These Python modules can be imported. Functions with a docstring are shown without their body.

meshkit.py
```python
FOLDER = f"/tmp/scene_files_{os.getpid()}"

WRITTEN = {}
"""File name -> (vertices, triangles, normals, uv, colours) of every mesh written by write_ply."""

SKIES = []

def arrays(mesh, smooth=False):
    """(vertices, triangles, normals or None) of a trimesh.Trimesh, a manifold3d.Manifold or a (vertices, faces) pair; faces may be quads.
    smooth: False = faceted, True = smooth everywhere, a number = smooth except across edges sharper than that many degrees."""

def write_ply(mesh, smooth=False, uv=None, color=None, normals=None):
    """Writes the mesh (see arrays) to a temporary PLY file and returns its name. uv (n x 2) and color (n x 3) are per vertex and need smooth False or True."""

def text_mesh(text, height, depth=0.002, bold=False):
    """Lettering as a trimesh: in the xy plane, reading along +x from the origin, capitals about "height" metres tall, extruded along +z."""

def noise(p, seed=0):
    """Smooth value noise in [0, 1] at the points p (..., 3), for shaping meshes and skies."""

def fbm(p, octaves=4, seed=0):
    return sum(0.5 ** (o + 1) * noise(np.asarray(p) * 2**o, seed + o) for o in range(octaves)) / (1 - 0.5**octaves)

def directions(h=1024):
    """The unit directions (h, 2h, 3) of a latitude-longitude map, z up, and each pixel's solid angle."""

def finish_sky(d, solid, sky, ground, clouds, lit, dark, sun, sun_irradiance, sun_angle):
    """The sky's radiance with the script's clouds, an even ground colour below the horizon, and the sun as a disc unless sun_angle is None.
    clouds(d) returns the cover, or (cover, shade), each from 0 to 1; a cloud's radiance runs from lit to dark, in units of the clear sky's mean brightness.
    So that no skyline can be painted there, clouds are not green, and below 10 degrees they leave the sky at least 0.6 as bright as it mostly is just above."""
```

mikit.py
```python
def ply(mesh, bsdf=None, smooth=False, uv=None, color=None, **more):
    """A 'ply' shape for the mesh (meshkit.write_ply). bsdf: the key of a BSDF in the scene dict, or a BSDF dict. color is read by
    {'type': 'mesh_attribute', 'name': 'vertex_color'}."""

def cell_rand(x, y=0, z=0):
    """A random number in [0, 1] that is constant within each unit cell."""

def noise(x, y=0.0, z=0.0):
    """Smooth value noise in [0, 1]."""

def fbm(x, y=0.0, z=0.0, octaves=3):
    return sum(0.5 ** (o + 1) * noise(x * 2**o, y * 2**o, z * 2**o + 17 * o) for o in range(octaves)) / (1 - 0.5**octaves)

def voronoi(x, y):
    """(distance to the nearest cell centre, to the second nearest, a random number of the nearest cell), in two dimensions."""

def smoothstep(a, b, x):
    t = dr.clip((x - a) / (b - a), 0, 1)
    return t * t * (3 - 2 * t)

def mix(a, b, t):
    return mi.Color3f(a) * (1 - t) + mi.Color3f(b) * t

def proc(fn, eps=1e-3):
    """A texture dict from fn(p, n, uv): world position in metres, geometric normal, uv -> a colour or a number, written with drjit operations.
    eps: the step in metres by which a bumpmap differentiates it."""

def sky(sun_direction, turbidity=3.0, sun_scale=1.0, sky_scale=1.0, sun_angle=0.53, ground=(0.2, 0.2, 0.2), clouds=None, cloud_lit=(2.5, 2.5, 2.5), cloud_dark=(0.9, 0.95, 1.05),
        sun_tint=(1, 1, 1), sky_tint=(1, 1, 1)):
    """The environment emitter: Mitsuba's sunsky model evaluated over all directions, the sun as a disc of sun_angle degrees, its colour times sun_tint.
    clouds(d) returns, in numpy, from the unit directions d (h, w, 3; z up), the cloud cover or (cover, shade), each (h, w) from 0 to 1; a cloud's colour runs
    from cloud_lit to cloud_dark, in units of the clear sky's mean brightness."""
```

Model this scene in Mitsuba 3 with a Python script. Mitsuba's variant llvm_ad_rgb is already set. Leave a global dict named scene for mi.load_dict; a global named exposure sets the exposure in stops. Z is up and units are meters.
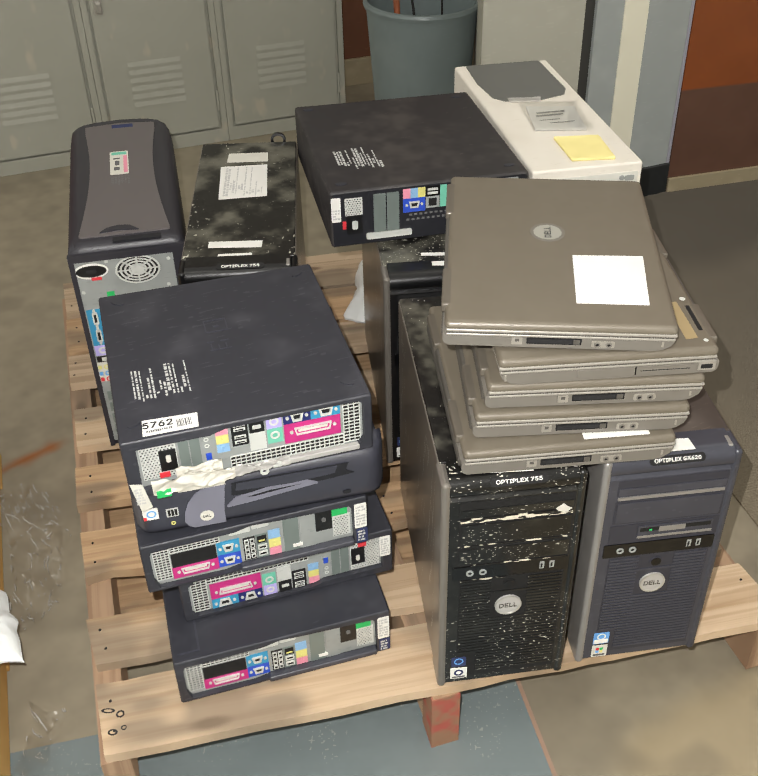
import math, random, sys
import numpy as np, trimesh, mitsuba as mi, drjit as dr
sys.path.insert(0, '/opt/lang')
import mikit, meshkit
from mikit import proc, noise, fbm, voronoi, smoothstep, mix
from shapely.geometry import Polygon, Point, box as sbox
from shapely.ops import unary_union

T = mi.ScalarTransform4f
random.seed(5); RNG = np.random.default_rng(5)
scene, labels = {}, {}

# ------------------------------------------------------------------ camera, light, exposure
exposure = 1.3
CAM = (1.42304522, 0.633940012, 0.0149809339, 1004.41164, 434.667551, 360.987010)   # eye height, pitch, roll, focal px, centre px
_h, _p, _r, _f, _cx, _cy = CAM
_fw = np.array([0, math.cos(_p), -math.sin(_p)]); _rt = np.array([1., 0, 0]); _up = np.cross(_rt, _fw)
_r2 = math.cos(_r) * _rt + math.sin(_r) * _up; _u2 = -math.sin(_r) * _rt + math.cos(_r) * _up
_o = np.array([0, 0, _h])
_m = np.eye(4); _m[:3, 0] = -_r2; _m[:3, 1] = _u2; _m[:3, 2] = _fw; _m[:3, 3] = _o
scene['camera'] = {'type': 'perspective', 'fov': math.degrees(2 * math.atan(379 / _f)), 'fov_axis': 'x', 'near_clip': 0.05, 'far_clip': 60.0,
                   'principal_point_offset_x': (379 - _cx) / 758, 'principal_point_offset_y': (388 - _cy) / 776,
                   'to_world': T(_m.tolist())}
# the rest of the hall: dim warm light from all round; two unseen ceiling lamps, added for ambient light; the flash of the camera, left of and above the lens
scene['hall_light'] = {'type': 'constant', 'radiance': {'type': 'rgb', 'value': [0.30, 0.288, 0.256]}}
_fl = _o - 0.035 * _r2 + 0.05 * _u2
scene['camera_flash'] = {'type': 'point', 'position': _fl.tolist(), 'intensity': {'type': 'rgb', 'value': [3.6, 3.52, 3.4]}}

# ------------------------------------------------------------------ materials
def rgb(*c): return {'type': 'rgb', 'value': list(c)}
def srgb(r, g, b):
    f = lambda v: v / 255 / 12.92 if v <= 10 else ((v / 255 + .055) / 1.055) ** 2.4
    return (f(r), f(g), f(b))
def pr(key, col, rough=.5, metallic=0., spec=.5, **more):
    c = col if isinstance(col, dict) else rgb(*col)
    scene[key] = {'type': 'twosided', 'bsdf': {'type': 'principled', 'base_color': c, 'roughness': rough, 'metallic': metallic, 'specular': spec, **more}}
    return key
def flat(key, r, g, b, rough=.6, **m): return pr(key, srgb(r, g, b), rough, **m)

def floor_fn(p, n, uv):
    c = mix(srgb(128, 120, 103), srgb(144, 135, 116), fbm(p.x * 3, p.y * 3, 1.0, 4))
    c = c * (0.86 + 0.28 * fbm(p.x * 28, p.y * 28, 3.0, 3))
    d = dr.abs((p.x + 0.842) * 0.7105 - (p.y - 1.578) * 0.7037)          # rust streak left of the pallet
    along = (p.x + 0.842) * 0.7037 + (p.y - 1.578) * 0.7105
    c = mix(c, srgb(140, 80, 30), 0.95 * smoothstep(0.036, 0.004, d + 0.02 * noise(p.x * 30, p.y * 30)) * smoothstep(0.09, 0.03, along))
    s = smoothstep(-0.02, 0.05, (p.x - 0.36) * 0.55 - (p.y - 0.95) + 0.05 * fbm(p.x * 9, p.y * 9))   # yellower patch, bottom right
    c = mix(c, srgb(152, 137, 108), 0.7 * s * smoothstep(0.25, 0.35, p.x))
    c = mix(c, srgb(104, 96, 82), 0.4 * smoothstep(0.60, 0.78, fbm(p.x * 7 + 3, p.y * 7, 5.0, 3)))
    return c
pr('m_floor', proc(floor_fn), .55)
def blue_fn(p, n, uv):
    c = mix(srgb(106, 116, 117), srgb(117, 126, 126), fbm(p.x * 6, p.y * 6, 0.0, 4))
    return mix(c, srgb(160, 160, 150), .5 * smoothstep(.84, .9, noise(p.x * 260, p.y * 260)) * smoothstep(.5, .7, noise(p.x * 12, p.y * 12)))
pr('m_blue', proc(blue_fn), .45)
flat('m_pinkline', 150, 124, 106)

def wood_fn(base, dark, off, ang=0.25):
    ca, sa = math.cos(ang), math.sin(ang)
    def fn(p, n, uv):
        u = p.x * ca + p.y * sa; v = -p.x * sa + p.y * ca
        w = v + 0.012 * fbm(u * 5 + off, v * 9, off, 3)
        g = fbm(u * 4 + off, w * 130, off, 3)
        g2 = noise(u * 1.5 + off, w * 38, off)
        d1, d2, rk = voronoi(u * 3.2 + off, v * 9 + off)
        c = mix(base, dark, smoothstep(.36, .72, g) * .55 + smoothstep(.48, .8, g2) * .4)
        c = mix(c, (dark[0] * .45, dark[1] * .4, dark[2] * .35), smoothstep(.13, .04, d1) * (rk > .55) * .8)
        return mix(c, srgb(110, 98, 84), .65 * smoothstep(.52, .74, fbm(u * 7 + 5, v * 14 + off, 2.0, 3)))
    return proc(fn)
WL, WD = srgb(194, 170, 141), srgb(160, 130, 97)
pr('m_wood', wood_fn(WL, WD, 1.3), .7)
pr('m_wood_tan', wood_fn(srgb(186, 155, 120), srgb(146, 112, 80), 7.7), .7)
pr('m_wood_grey', wood_fn(srgb(182, 160, 134), srgb(136, 112, 88), 4.1), .75)
pr('m_stringer', wood_fn(srgb(160, 132, 106), srgb(118, 92, 70), 9.2, 1.87), .8)
def redwood_fn(p, n, uv):
    return mix(srgb(138, 104, 80), srgb(156, 78, 66), smoothstep(.36, .7, fbm(p.x * 40, p.y * 40, p.z * 40, 3)))
pr('m_redwood', proc(redwood_fn), .75)
pr('m_wood_yellow', wood_fn(srgb(196, 160, 96), srgb(160, 118, 60), 2.2, 1.9), .7)

def dusty(base, dust, amount, scale=14, rough=None):
    def fn(p, n, uv):
        d = smoothstep(.45, .85, fbm(p.x * scale, p.y * scale, p.z * scale, 4)) * amount
        sc = smoothstep(.80, .86, noise(p.x * 60 + p.y * 25, p.y * 320 - p.x * 160, p.z * 200)) * amount * .5
        return mix(base, dust, dr.minimum(d + sc, 1))
    return proc(fn)
pr('m_navy', dusty(srgb(43, 44, 51), srgb(84, 84, 90), .35), .46)
pr('m_navy_old', dusty(srgb(41, 39, 41), srgb(92, 87, 82), .32), .5)
pr('m_navy_bezel', srgb(52, 53, 62), .36)
pr('m_navy_light', srgb(112, 112, 124), .33)
flat('m_navy_deep', 24, 25, 31, .5)
flat('m_groove', 12, 12, 13, .7)
def specks(base, amount, dust):
    def fn(p, n, uv):
        a = smoothstep(.80, .85, noise(p.x * 330, p.y * 330, p.z * 620)) * smoothstep(.42, .6, fbm(p.x * 16, p.y * 16, p.z * 16, 3))
        b = smoothstep(.88, .92, noise(p.x * 170 + 7, p.y * 170, p.z * 260)) * smoothstep(.4, .6, noise(p.x * 9, p.y * 9, p.z * 9 + 3))
        c = mix(base, srgb(96, 94, 84), dust * smoothstep(.42, .75, fbm(p.x * 22, p.y * 22, p.z * 22, 4)))
        return mix(c, srgb(206, 202, 188), dr.minimum(a + b, 1) * amount)
    return proc(fn)
pr('m_black_specks', specks(srgb(16, 16, 15), .8, .10), .22)
pr('m_black_dusty', specks(srgb(20, 19, 18), .6, .95), .3)
def flaked(p, n, uv): return mix(srgb(22, 21, 20), srgb(200, 194, 176), smoothstep(.5, .56, fbm(p.x * 70, p.y * 70, p.z * 200, 3)))
pr('m_flaked', proc(flaked), .3)
flat('m_black', 16, 16, 17, .3)
flat('m_black_gloss', 9, 9, 10, .12)
flat('m_black_rubber', 30, 30, 30, .7)
pr('m_brownblack', dusty(srgb(64, 57, 53), srgb(96, 88, 82), .5, 20), .35)
def side_fn(p, n, uv):
    c = mix(srgb(112, 106, 99), srgb(134, 127, 119), fbm(p.x * 5, p.y * 5, p.z * 3, 3))
    return mix(c, srgb(170, 166, 158), .5 * smoothstep(.83, .87, noise(p.y * 300 + p.z * 60, p.z * 14, p.x * 20)))
pr('m_gunmetal', proc(side_fn), .26, .5)
pr('m_wing_grey', srgb(138, 135, 131), .28, .35)
pr('m_wing_dark', srgb(122, 117, 110), .26, .4)
pr('m_bluegrey', dusty(srgb(54, 55, 63), srgb(82, 82, 89), .4), .36)
flat('m_bluegrey_dark', 44, 45, 54, .4)
pr('m_silver', srgb(176, 174, 170), .28, .2)
pr('m_steel', dusty(srgb(198, 200, 195), srgb(166, 168, 164), .5, 30), .32, .15)
pr('m_steel_dull', dusty(srgb(146, 150, 148), srgb(122, 125, 123), .5, 24), .4, .1)
pr('m_chrome', srgb(180, 178, 170), .18, .5)
pr('m_hinge', srgb(98, 92, 83), .3, .2)
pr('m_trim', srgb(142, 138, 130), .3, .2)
flat('m_slot', 118, 128, 124, .35, metallic=.3)
def lid_fn(p, n, uv):
    return mix(srgb(101, 94, 82), srgb(106, 99, 87), fbm(p.x * 40, p.y * 40, p.z * 40, 3))
pr('m_lid', proc(lid_fn), .4, .12)
pr('m_laptop_side', srgb(112, 108, 101), .34, .15)
pr('m_laptop_dark', srgb(80, 77, 72), .4, .1)
flat('m_white', 218, 217, 211, .55)
flat('m_paper', 212, 211, 206, .7)
flat('m_paper_dull', 196, 194, 184, .7)
flat('m_ink', 26, 26, 28, .7)
flat('m_ink_grey', 96, 96, 96, .7)
flat('m_print', 176, 176, 174, .6)
flat('m_magenta', 178, 42, 114, .5)
flat('m_cyan', 52, 134, 172, .5)
flat('m_blue_port', 40, 72, 176, .5)
flat('m_navy_port', 26, 34, 92, .5)
flat('m_purple', 168, 158, 214, .5)
flat('m_mint', 106, 180, 156, .5)
flat('m_pink', 212, 138, 156, .5)
flat('m_lemon', 204, 198, 120, .5)
flat('m_sky', 128, 166, 200, .5)
flat('m_green', 36, 168, 88, .5)
flat('m_red', 200, 52, 60, .5)
flat('m_sticker_blue', 96, 152, 210, .4)
flat('m_sticker_navy', 40, 48, 84, .5)
flat('m_pill', 14, 14, 15, .3)
flat('m_debris', 196, 193, 182, .5)
flat('m_tan', 146, 128, 94, .6)
pr('m_tower_panel', srgb(92, 87, 87), .45)
flat('m_tower_shell', 43, 42, 48, .42)
def locker_fn(p, n, uv):
    c = mix(srgb(150, 150, 138), srgb(158, 158, 147), fbm(p.x * 5, p.y * 5, p.z * 5, 4))
    return mix(c, srgb(182, 172, 154), .5 * smoothstep(.66, .8, fbm(p.x * 22 + 3, p.y * 22, p.z * 9, 3)))
pr('m_locker', proc(locker_fn), .42)
flat('m_locker_rub', 170, 160, 138, .5)
def brick_red(p, n, uv):
    up = smoothstep(.322, .332, p.z)
    low = mix(srgb(84, 57, 45), srgb(96, 67, 53), fbm(p.x * 14, p.y * 14, p.z * 14, 4))
    hi = mix(srgb(118, 60, 24), srgb(132, 68, 27), fbm(p.x * 9, p.y * 9, p.z * 9, 4))
    return mix(low, hi, up)
pr('m_wall_red', proc(brick_red), .5)
pr('m_wall_brown', dusty(srgb(104, 66, 46), srgb(124, 84, 60), .6, 6), .6)
pr('m_curb', dusty(srgb(150, 138, 112), srgb(168, 156, 130), .7, 18), .7)
pr('m_partition', dusty(srgb(166, 165, 153), srgb(178, 177, 165), .6, 10), .5)
pr('m_pillar', dusty(srgb(150, 156, 155), srgb(162, 167, 165), .6, 12), .5)
flat('m_stripe', 222, 219, 200, .5)
flat('m_stripe_dark', 52, 52, 50, .5)
flat('m_cove', 38, 40, 41, .35)
flat('m_edge', 150, 150, 160, .5)
pr('m_bin', dusty(srgb(110, 121, 121), srgb(120, 130, 129), .6, 8), .4)
flat('m_bin_in', 84, 98, 100, .5)
flat('m_stick', 160, 92, 60, .6)
pr('m_beige', dusty(srgb(222, 217, 206), srgb(208, 201, 187), .6, 9), .45)
flat('m_beige_side', 204, 204, 196, .45)
flat('m_grey_insert', 98, 99, 96, .5)
flat('m_yellow_note', 232, 220, 150, .7)
def mat_fn(p, n, uv):
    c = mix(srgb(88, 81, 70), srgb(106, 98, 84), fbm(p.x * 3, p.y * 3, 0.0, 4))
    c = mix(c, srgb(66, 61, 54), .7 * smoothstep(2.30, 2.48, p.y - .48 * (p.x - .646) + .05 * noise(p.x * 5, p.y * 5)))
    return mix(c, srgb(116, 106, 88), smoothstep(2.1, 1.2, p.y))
pr('m_mat', proc(mat_fn), .7)
pr('m_bag', srgb(222, 224, 222), .4)
scene['m_wrap'] = {'type': 'thindielectric', 'int_ior': 1.5}
pr('m_glint', srgb(178, 178, 174), .12)  # pale strips that paint the glints on the clear film
scene['m_tape'] = {'type': 'principledthin', 'base_color': rgb(.9, .88, .84), 'roughness': .3, 'spec_trans': .55, 'diff_trans': .5, 'eta': 1.5}
scene['m_lamp'] = {'type': 'diffuse', 'reflectance': rgb(.8, .8, .8)}

# ------------------------------------------------------------------ mesh helpers (millimetres in, metres out)
def hull(pts): return trimesh.convex.convex_hull(np.asarray(pts, float))
_DIR = [np.array([math.cos(a) * math.cos(e), math.sin(a) * math.cos(e), math.sin(e)]) for e in np.radians([0, 30, 60, 90]) for a in np.radians([0, 30, 60, 90])]
def B(x0, x1, y0, y1, z0, z1, r=0):
    x0, x1 = min(x0, x1), max(x0, x1); y0, y1 = min(y0, y1), max(y0, y1); z0, z1 = min(z0, z1), max(z0, z1)
    if r <= 0:
        m = trimesh.creation.box((x1 - x0, y1 - y0, z1 - z0)); m.apply_translation(((x0 + x1) / 2, (y0 + y1) / 2, (z0 + z1) / 2))
    else:
        r = min(r, (x1 - x0) / 2.01, (y1 - y0) / 2.01, (z1 - z0) / 2.01)
        pts = []
        for sx in (-1, 1):
            for sy in (-1, 1):
                for sz in (-1, 1):
                    c = np.array([x0 + r if sx < 0 else x1 - r, y0 + r if sy < 0 else y1 - r, z0 + r if sz < 0 else z1 - r])
                    pts += [c + r * d * (sx, sy, sz) for d in _DIR]
        m = hull(pts)
    m.apply_scale(.001); return m
def cat(ms): return trimesh.util.concatenate(list(ms))
def poly(pts, r=0):
    g = Polygon(pts)
    return g.buffer(-r).buffer(r, quad_segs=5) if r else g
def rect(x0, y0, x1, y1, r=0):
    g = sbox(min(x0, x1), min(y0, y1), max(x0, x1), max(y0, y1))
    return g.buffer(-r).buffer(r, quad_segs=5) if r else g
def _ext(g, t):
    return cat([trimesh.creation.extrude_polygon(q, t, engine='earcut') for q in getattr(g, 'geoms', [g]) if q.area > 0])
def FP(g, y, t):
    """polygon in (x, z), its back at y, proud of it by t towards -y"""
    m = _ext(g, t); v = np.array(m.vertices); m.vertices = np.c_[v[:, 0], y - v[:, 2], v[:, 1]]; m.apply_scale(.001); return m
def TP(g, z, t):
    m = _ext(g, t); m.apply_translation((0, 0, z)); m.apply_scale(.001); return m
def XP(g, x0, x1):
    """profile in (y, z) run along x"""
    m = _ext(g, x1 - x0); v = np.array(m.vertices); m.vertices = np.c_[x0 + v[:, 2], v[:, 0], v[:, 1]]; m.apply_scale(.001); return m
def oval(cx, cy, rx, ry, n=28):
    return Polygon([(cx + rx * math.cos(a), cy + ry * math.sin(a)) for a in np.linspace(0, 2 * math.pi, n, endpoint=False)])
def ring(cx, cy, r0, r1, n=32): return oval(cx, cy, r1, r1, n).difference(oval(cx, cy, r0, r0, n))
def tube(pts, r, n=10):
    pts = np.asarray(pts, float); t = np.gradient(pts, axis=0); t /= np.linalg.norm(t, axis=1, keepdims=True)
    ref = np.array([0, 0, 1.]) if abs(t[0][2]) < .9 else np.array([1., 0, 0])
    V = []
    for p, d in zip(pts, t):
        a = np.cross(d, ref); a /= np.linalg.norm(a); b = np.cross(d, a)
        V += [p + r * (math.cos(q) * a + math.sin(q) * b) for q in np.linspace(0, 2 * math.pi, n, endpoint=False)]
    F = []
    for i in range(len(pts) - 1):
        for j in range(n):
            a, b = i * n + j, i * n + (j + 1) % n
            F += [[a, b, b + n], [a, b + n, a + n]]
    c0, c1 = len(V), len(V) + 1; V += [pts[0], pts[-1]]
    for j in range(n):
        F += [[c0, (j + 1) % n, j], [c1, (len(pts) - 1) * n + j, (len(pts) - 1) * n + (j + 1) % n]]
    m = trimesh.Trimesh(np.array(V), np.array(F), process=False); m.fix_normals(); return m
def text(s, h, x, y, d=.4, center=True, bold=False):
    m = meshkit.text_mesh(s, h, d, bold); b = m.bounds
    m.apply_translation((x - (b[0][0] + b[1][0]) / 2 if center else x - b[0][0], y - (b[0][1] + b[1][1]) / 2 if center else y, 0)); return m
def upright(m, y):        # a mesh drawn flat in (x, y) stood up to face -y at depth y, millimetres
    v = np.array(m.vertices); m.vertices = np.c_[v[:, 0], y - v[:, 2], v[:, 1]]; m.apply_scale(.001); return m
def laid(m, z): m.apply_translation((0, 0, z)); m.apply_scale(.001); return m
def rotflat(m, deg, cx, cy):
    m.apply_translation((-cx, -cy, 0)); m.apply_transform(trimesh.transformations.rotation_matrix(math.radians(deg), (0, 0, 1))); m.apply_translation((cx, cy, 0)); return m

# ------------------------------------------------------------------ things and parts
_count = {}
def fresh(name):
    n = _count.get(name, -1) + 1; _count[name] = n
    return name if n == 0 else f'{name}_{n:03d}'
class Thing:
    def __init__(self, name, label=None, category=None, group=None, at=(0, 0, 0), yaw=0., kind=None, extra=None):
        self.key = fresh(name); self.M = T().translate(list(at)).rotate([0, 0, 1], math.degrees(yaw))
        if extra is not None: self.M = self.M @ extra
        d = {}
        if label: d['label'] = label
        if category: d['category'] = category
        if group: d['group'] = group
        if kind: d['kind'] = kind
        labels[self.key] = d
    def add(self, name, mesh, mat, parent=None, smooth=35, label=None, kind=None):
        k = fresh((parent or self.key) + '__' + name)
        scene[k] = mikit.ply(mesh, mat, smooth=smooth, to_world=self.M)
        d = {}
        if label: d['label'] = label
        if kind: d['kind'] = kind
        if d: labels[k] = d
        return k
    def one(self, mesh, mat, smooth=35):
        scene[self.key] = mikit.ply(mesh, mat, smooth=smooth, to_world=self.M); return self.key
def structure(name, mesh, mat, smooth=False, M=None):
    scene[name] = mikit.ply(mesh, mat, smooth=smooth, **({'to_world': M} if M is not None else {})); labels[name] = {'kind': 'structure'}
    _count[name] = 0; return name
def child(parent, name, mesh, mat, smooth=False, M=None, label=None, kind=None):
    k = fresh(parent + '__' + name); scene[k] = mikit.ply(mesh, mat, smooth=smooth, **({'to_world': M} if M is not None else {}))
    d = {**({'label': label} if label else {}), **({'kind': kind} if kind else {})}
    if d: labels[k] = d
    return k

# ------------------------------------------------------------------ the setting
structure('floor', B(-6000, 6000, -2500, 7000, -60, 0), 'm_floor')
# blue-grey painted slab in front of the pallet, with its pinkish edge strip
_bx, _by, _ba = 0.149, 1.015, 0.27
MB_ = T().translate([_bx, _by, 0]).rotate([0, 0, 1], math.degrees(_ba))
structure('floor_painted_slab', B(-1600, 0, -1300, 92, 0, 1.5), 'm_blue', M=MB_)
child('floor_painted_slab', 'edge_strip', B(0, 7, -1300, 92, 0, 2.0), 'm_pinkline', M=MB_)

KY = math.radians(24.25); K0 = (-1.377, 2.879, 0)
MK = T().translate(list(K0)).rotate([0, 0, 1], math.degrees(KY))
structure('wall_back', B(-1800, 3400, 330, 420, 0, 3000), 'm_wall_brown', M=MK)
structure('baseboard_back', B(-1800, 3400, 314, 330, 0, 100, 3), 'm_curb', smooth=35, M=MK)
PY = .45; MP = T().translate([.644, 2.815, 0]).rotate([0, 0, 1], math.degrees(PY))
structure('wall_partition', TP(Polygon([(-592, 4), (-286, 4), (-286, 160), (-240, 720), (-236, 724)]), 0, 3000), 'm_partition', M=MP)
child('wall_partition', 'joint_strip', B(-286, -250, 14, 160, 0, 3000), 'm_stripe_dark', M=MP)
child('wall_partition', 'grey_panel', B(-250, -163, 2, 160, 0, 3000), 'm_pillar', M=MP)
child('wall_partition', 'white_strip', B(-163, -84, -1, 160, 0, 3000), 'm_stripe', M=MP)
child('wall_partition', 'grey_panel', B(-84, 62, 2, 160, 0, 3000, 1), 'm_pillar', M=MP)
child('wall_partition', 'corner_trim', B(62, 74, 0, 160, 0, 3000, 3), 'm_edge', smooth=35, M=MP)
child('wall_partition', 'rubber_base', B(-592, 72, -7, 2, 0, 100, 3), 'm_cove', smooth=35, M=MP)
RY = .31; MR = T().translate([.725, 2.838, 0]).rotate([0, 0, 1], math.degrees(RY))
structure('wall_right', B(-10, 2600, 12, 200, 0, 3000), 'm_wall_red', M=MR)
structure('baseboard_right', B(-10, 2600, 2, 12, 0, 48, 2), 'm_curb', smooth=35, M=MR)

# lockers
def locker(i, label):
    u0, u1 = ((-62, 338), (338, 736), (736, 1157))[i]; w = u1 - u0
    t = Thing('locker', label, 'locker', 'lockers along the back wall', at=K0, yaw=KY)
    body = cat([B(u0, u0 + 18, 0, 300, 0, 1780, 1), B(u0 + w - 20, u0 + w - 1, 0, 300, 0, 1780, 1), B(u0, u0 + w - 1, 280, 300, 0, 1780),
                B(u0, u0 + w - 1, 0, 300, 0, 46, 1), B(u0, u0 + w - 1, 0, 300, 1740, 1780, 1), B(u0 + 10, u0 + w - 10, 14, 20, 40, 1745)])
    t.add('body', body, 'm_locker')
    d0, d1 = u0 + 26, u0 + w - 30
    door = t.add('door', cat([B(d0, d1, -3, 10, 54, 1734, 3), B(d0 + 4, d1 - 4, -4.5, -3, 56, 60, 0)]), 'm_locker')
    mid = (d0 + d1) / 2 - 8
    for k in range(6):
        z = 160 + k * 26
        prof = Polygon([(-3, z + 17), (-3.6, z + 16), (-6, z + 4), (-6, z), (-3, z)])
        t.add('louvre', XP(prof, mid - 82, mid + 82), 'm_locker', parent=door, smooth=False)
    hx = d0 + 24
    h = t.add('latch_plate', B(hx - 12, hx + 12, -7, -3, 462, 560, 2), 'm_chrome', parent=door, label='chrome latch plate')
    t.add('latch_handle', B(hx - 8, hx + 8, -20, -6, 470, 500, 3), 'm_chrome', parent=door, label='chrome lift handle')
    for z in (110, 900, 1650): t.add('hinge', B(d1 + 2, d1 + 9, -4, 2, z, z + 70, 2), 'm_locker', parent=None)
locker(0, 'grey-green metal locker at the left edge, its louvred door cut off by the frame')
locker(1, 'grey-green metal locker behind the dome-topped dark tower, chrome latch at its upper left')
locker(2, 'grey-green metal locker beside the waste bin, rightmost of the locker row')

# waste bin
def lathe(prof, n=48):
    return trimesh.creation.revolve(np.array(prof, float), sections=n)
BX, BY = -.055, 3.12
t = Thing('waste_bin', 'blue-grey plastic waste bin standing between lockers and wall partition', 'bin', at=(BX, BY, 0))
t.add('tub', lathe([(0, 0), (.135, 0), (.139, .006), (.172, .485), (.169, .485), (.136, .012), (0, .012)]), 'm_bin')
t.add('rim', lathe([(.170, .478), (.178, .480), (.181, .490), (.178, .499), (.170, .501), (.166, .496), (.166, .484), (.170, .478)]), 'm_bin')
t.add('liner', lathe([(0, .10), (.139, .10), (.160, .40), (.158, .40), (.13, .112), (0, .112)]), 'm_bin_in')
Thing('wooden_stick', 'reddish brown stick leaning inside the waste bin', 'stick').one(tube([(BX - .06, BY + .02, .115), (BX - .075, BY + .06, .36), (BX - .09, BY + .10, .60)], .010), 'm_stick')
Thing('cable', 'thin black cable curving out over the bin interior, beside the brown stick', 'cable').one(tube([(BX + .0, BY - .02, .13), (BX - .01, BY + .04, .3), (BX - .03, BY + .09, .45), (BX - .06, BY + .12, .6)], .004, 8), 'm_black_rubber')
Thing('cable', 'thin straight black cable in the waste bin, rightmost of its contents', 'cable').one(tube([(BX + .07, BY + .02, .13), (BX + .062, BY + .06, .36), (BX + .06, BY + .10, .6)], .003, 8), 'm_black_rubber')

# ribbed rubber mat on the floor, right of the pallet
MA = .31
n = 260; L, Wd = 1.75, 1.5
ys = np.linspace(0, L, 2 * n + 1); zs = np.where(np.arange(2 * n + 1) % 2 == 0, .002, .0045)
V = np.vstack([np.c_[np.zeros_like(ys), ys, zs], np.c_[np.full_like(ys, Wd), ys, zs], np.c_[np.zeros_like(ys), ys, 0 * zs], np.c_[np.full_like(ys, Wd), ys, 0 * zs]])
N = 2 * n + 1; F = []
for i in range(N - 1):
    a, b, c, d = i, N + i, N + i + 1, i + 1
    F += [[a, b, c], [a, c, d]]
    F += [[2 * N + i, a, d], [2 * N + i, d, 2 * N + i + 1]]
    F += [[b, 3 * N + i, c], [c, 3 * N + i, 3 * N + i + 1]]
_mx, _my = .611 + .36 * math.sin(MA), 1.491 - .36 * math.cos(MA)
Thing('floor_mat', 'large dark brown ribbed rubber mat on the floor right of the pallet', 'mat', at=(_mx, _my, 0), yaw=MA).one(trimesh.Trimesh(V, np.array(F), process=False), 'm_mat', smooth=False)

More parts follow.
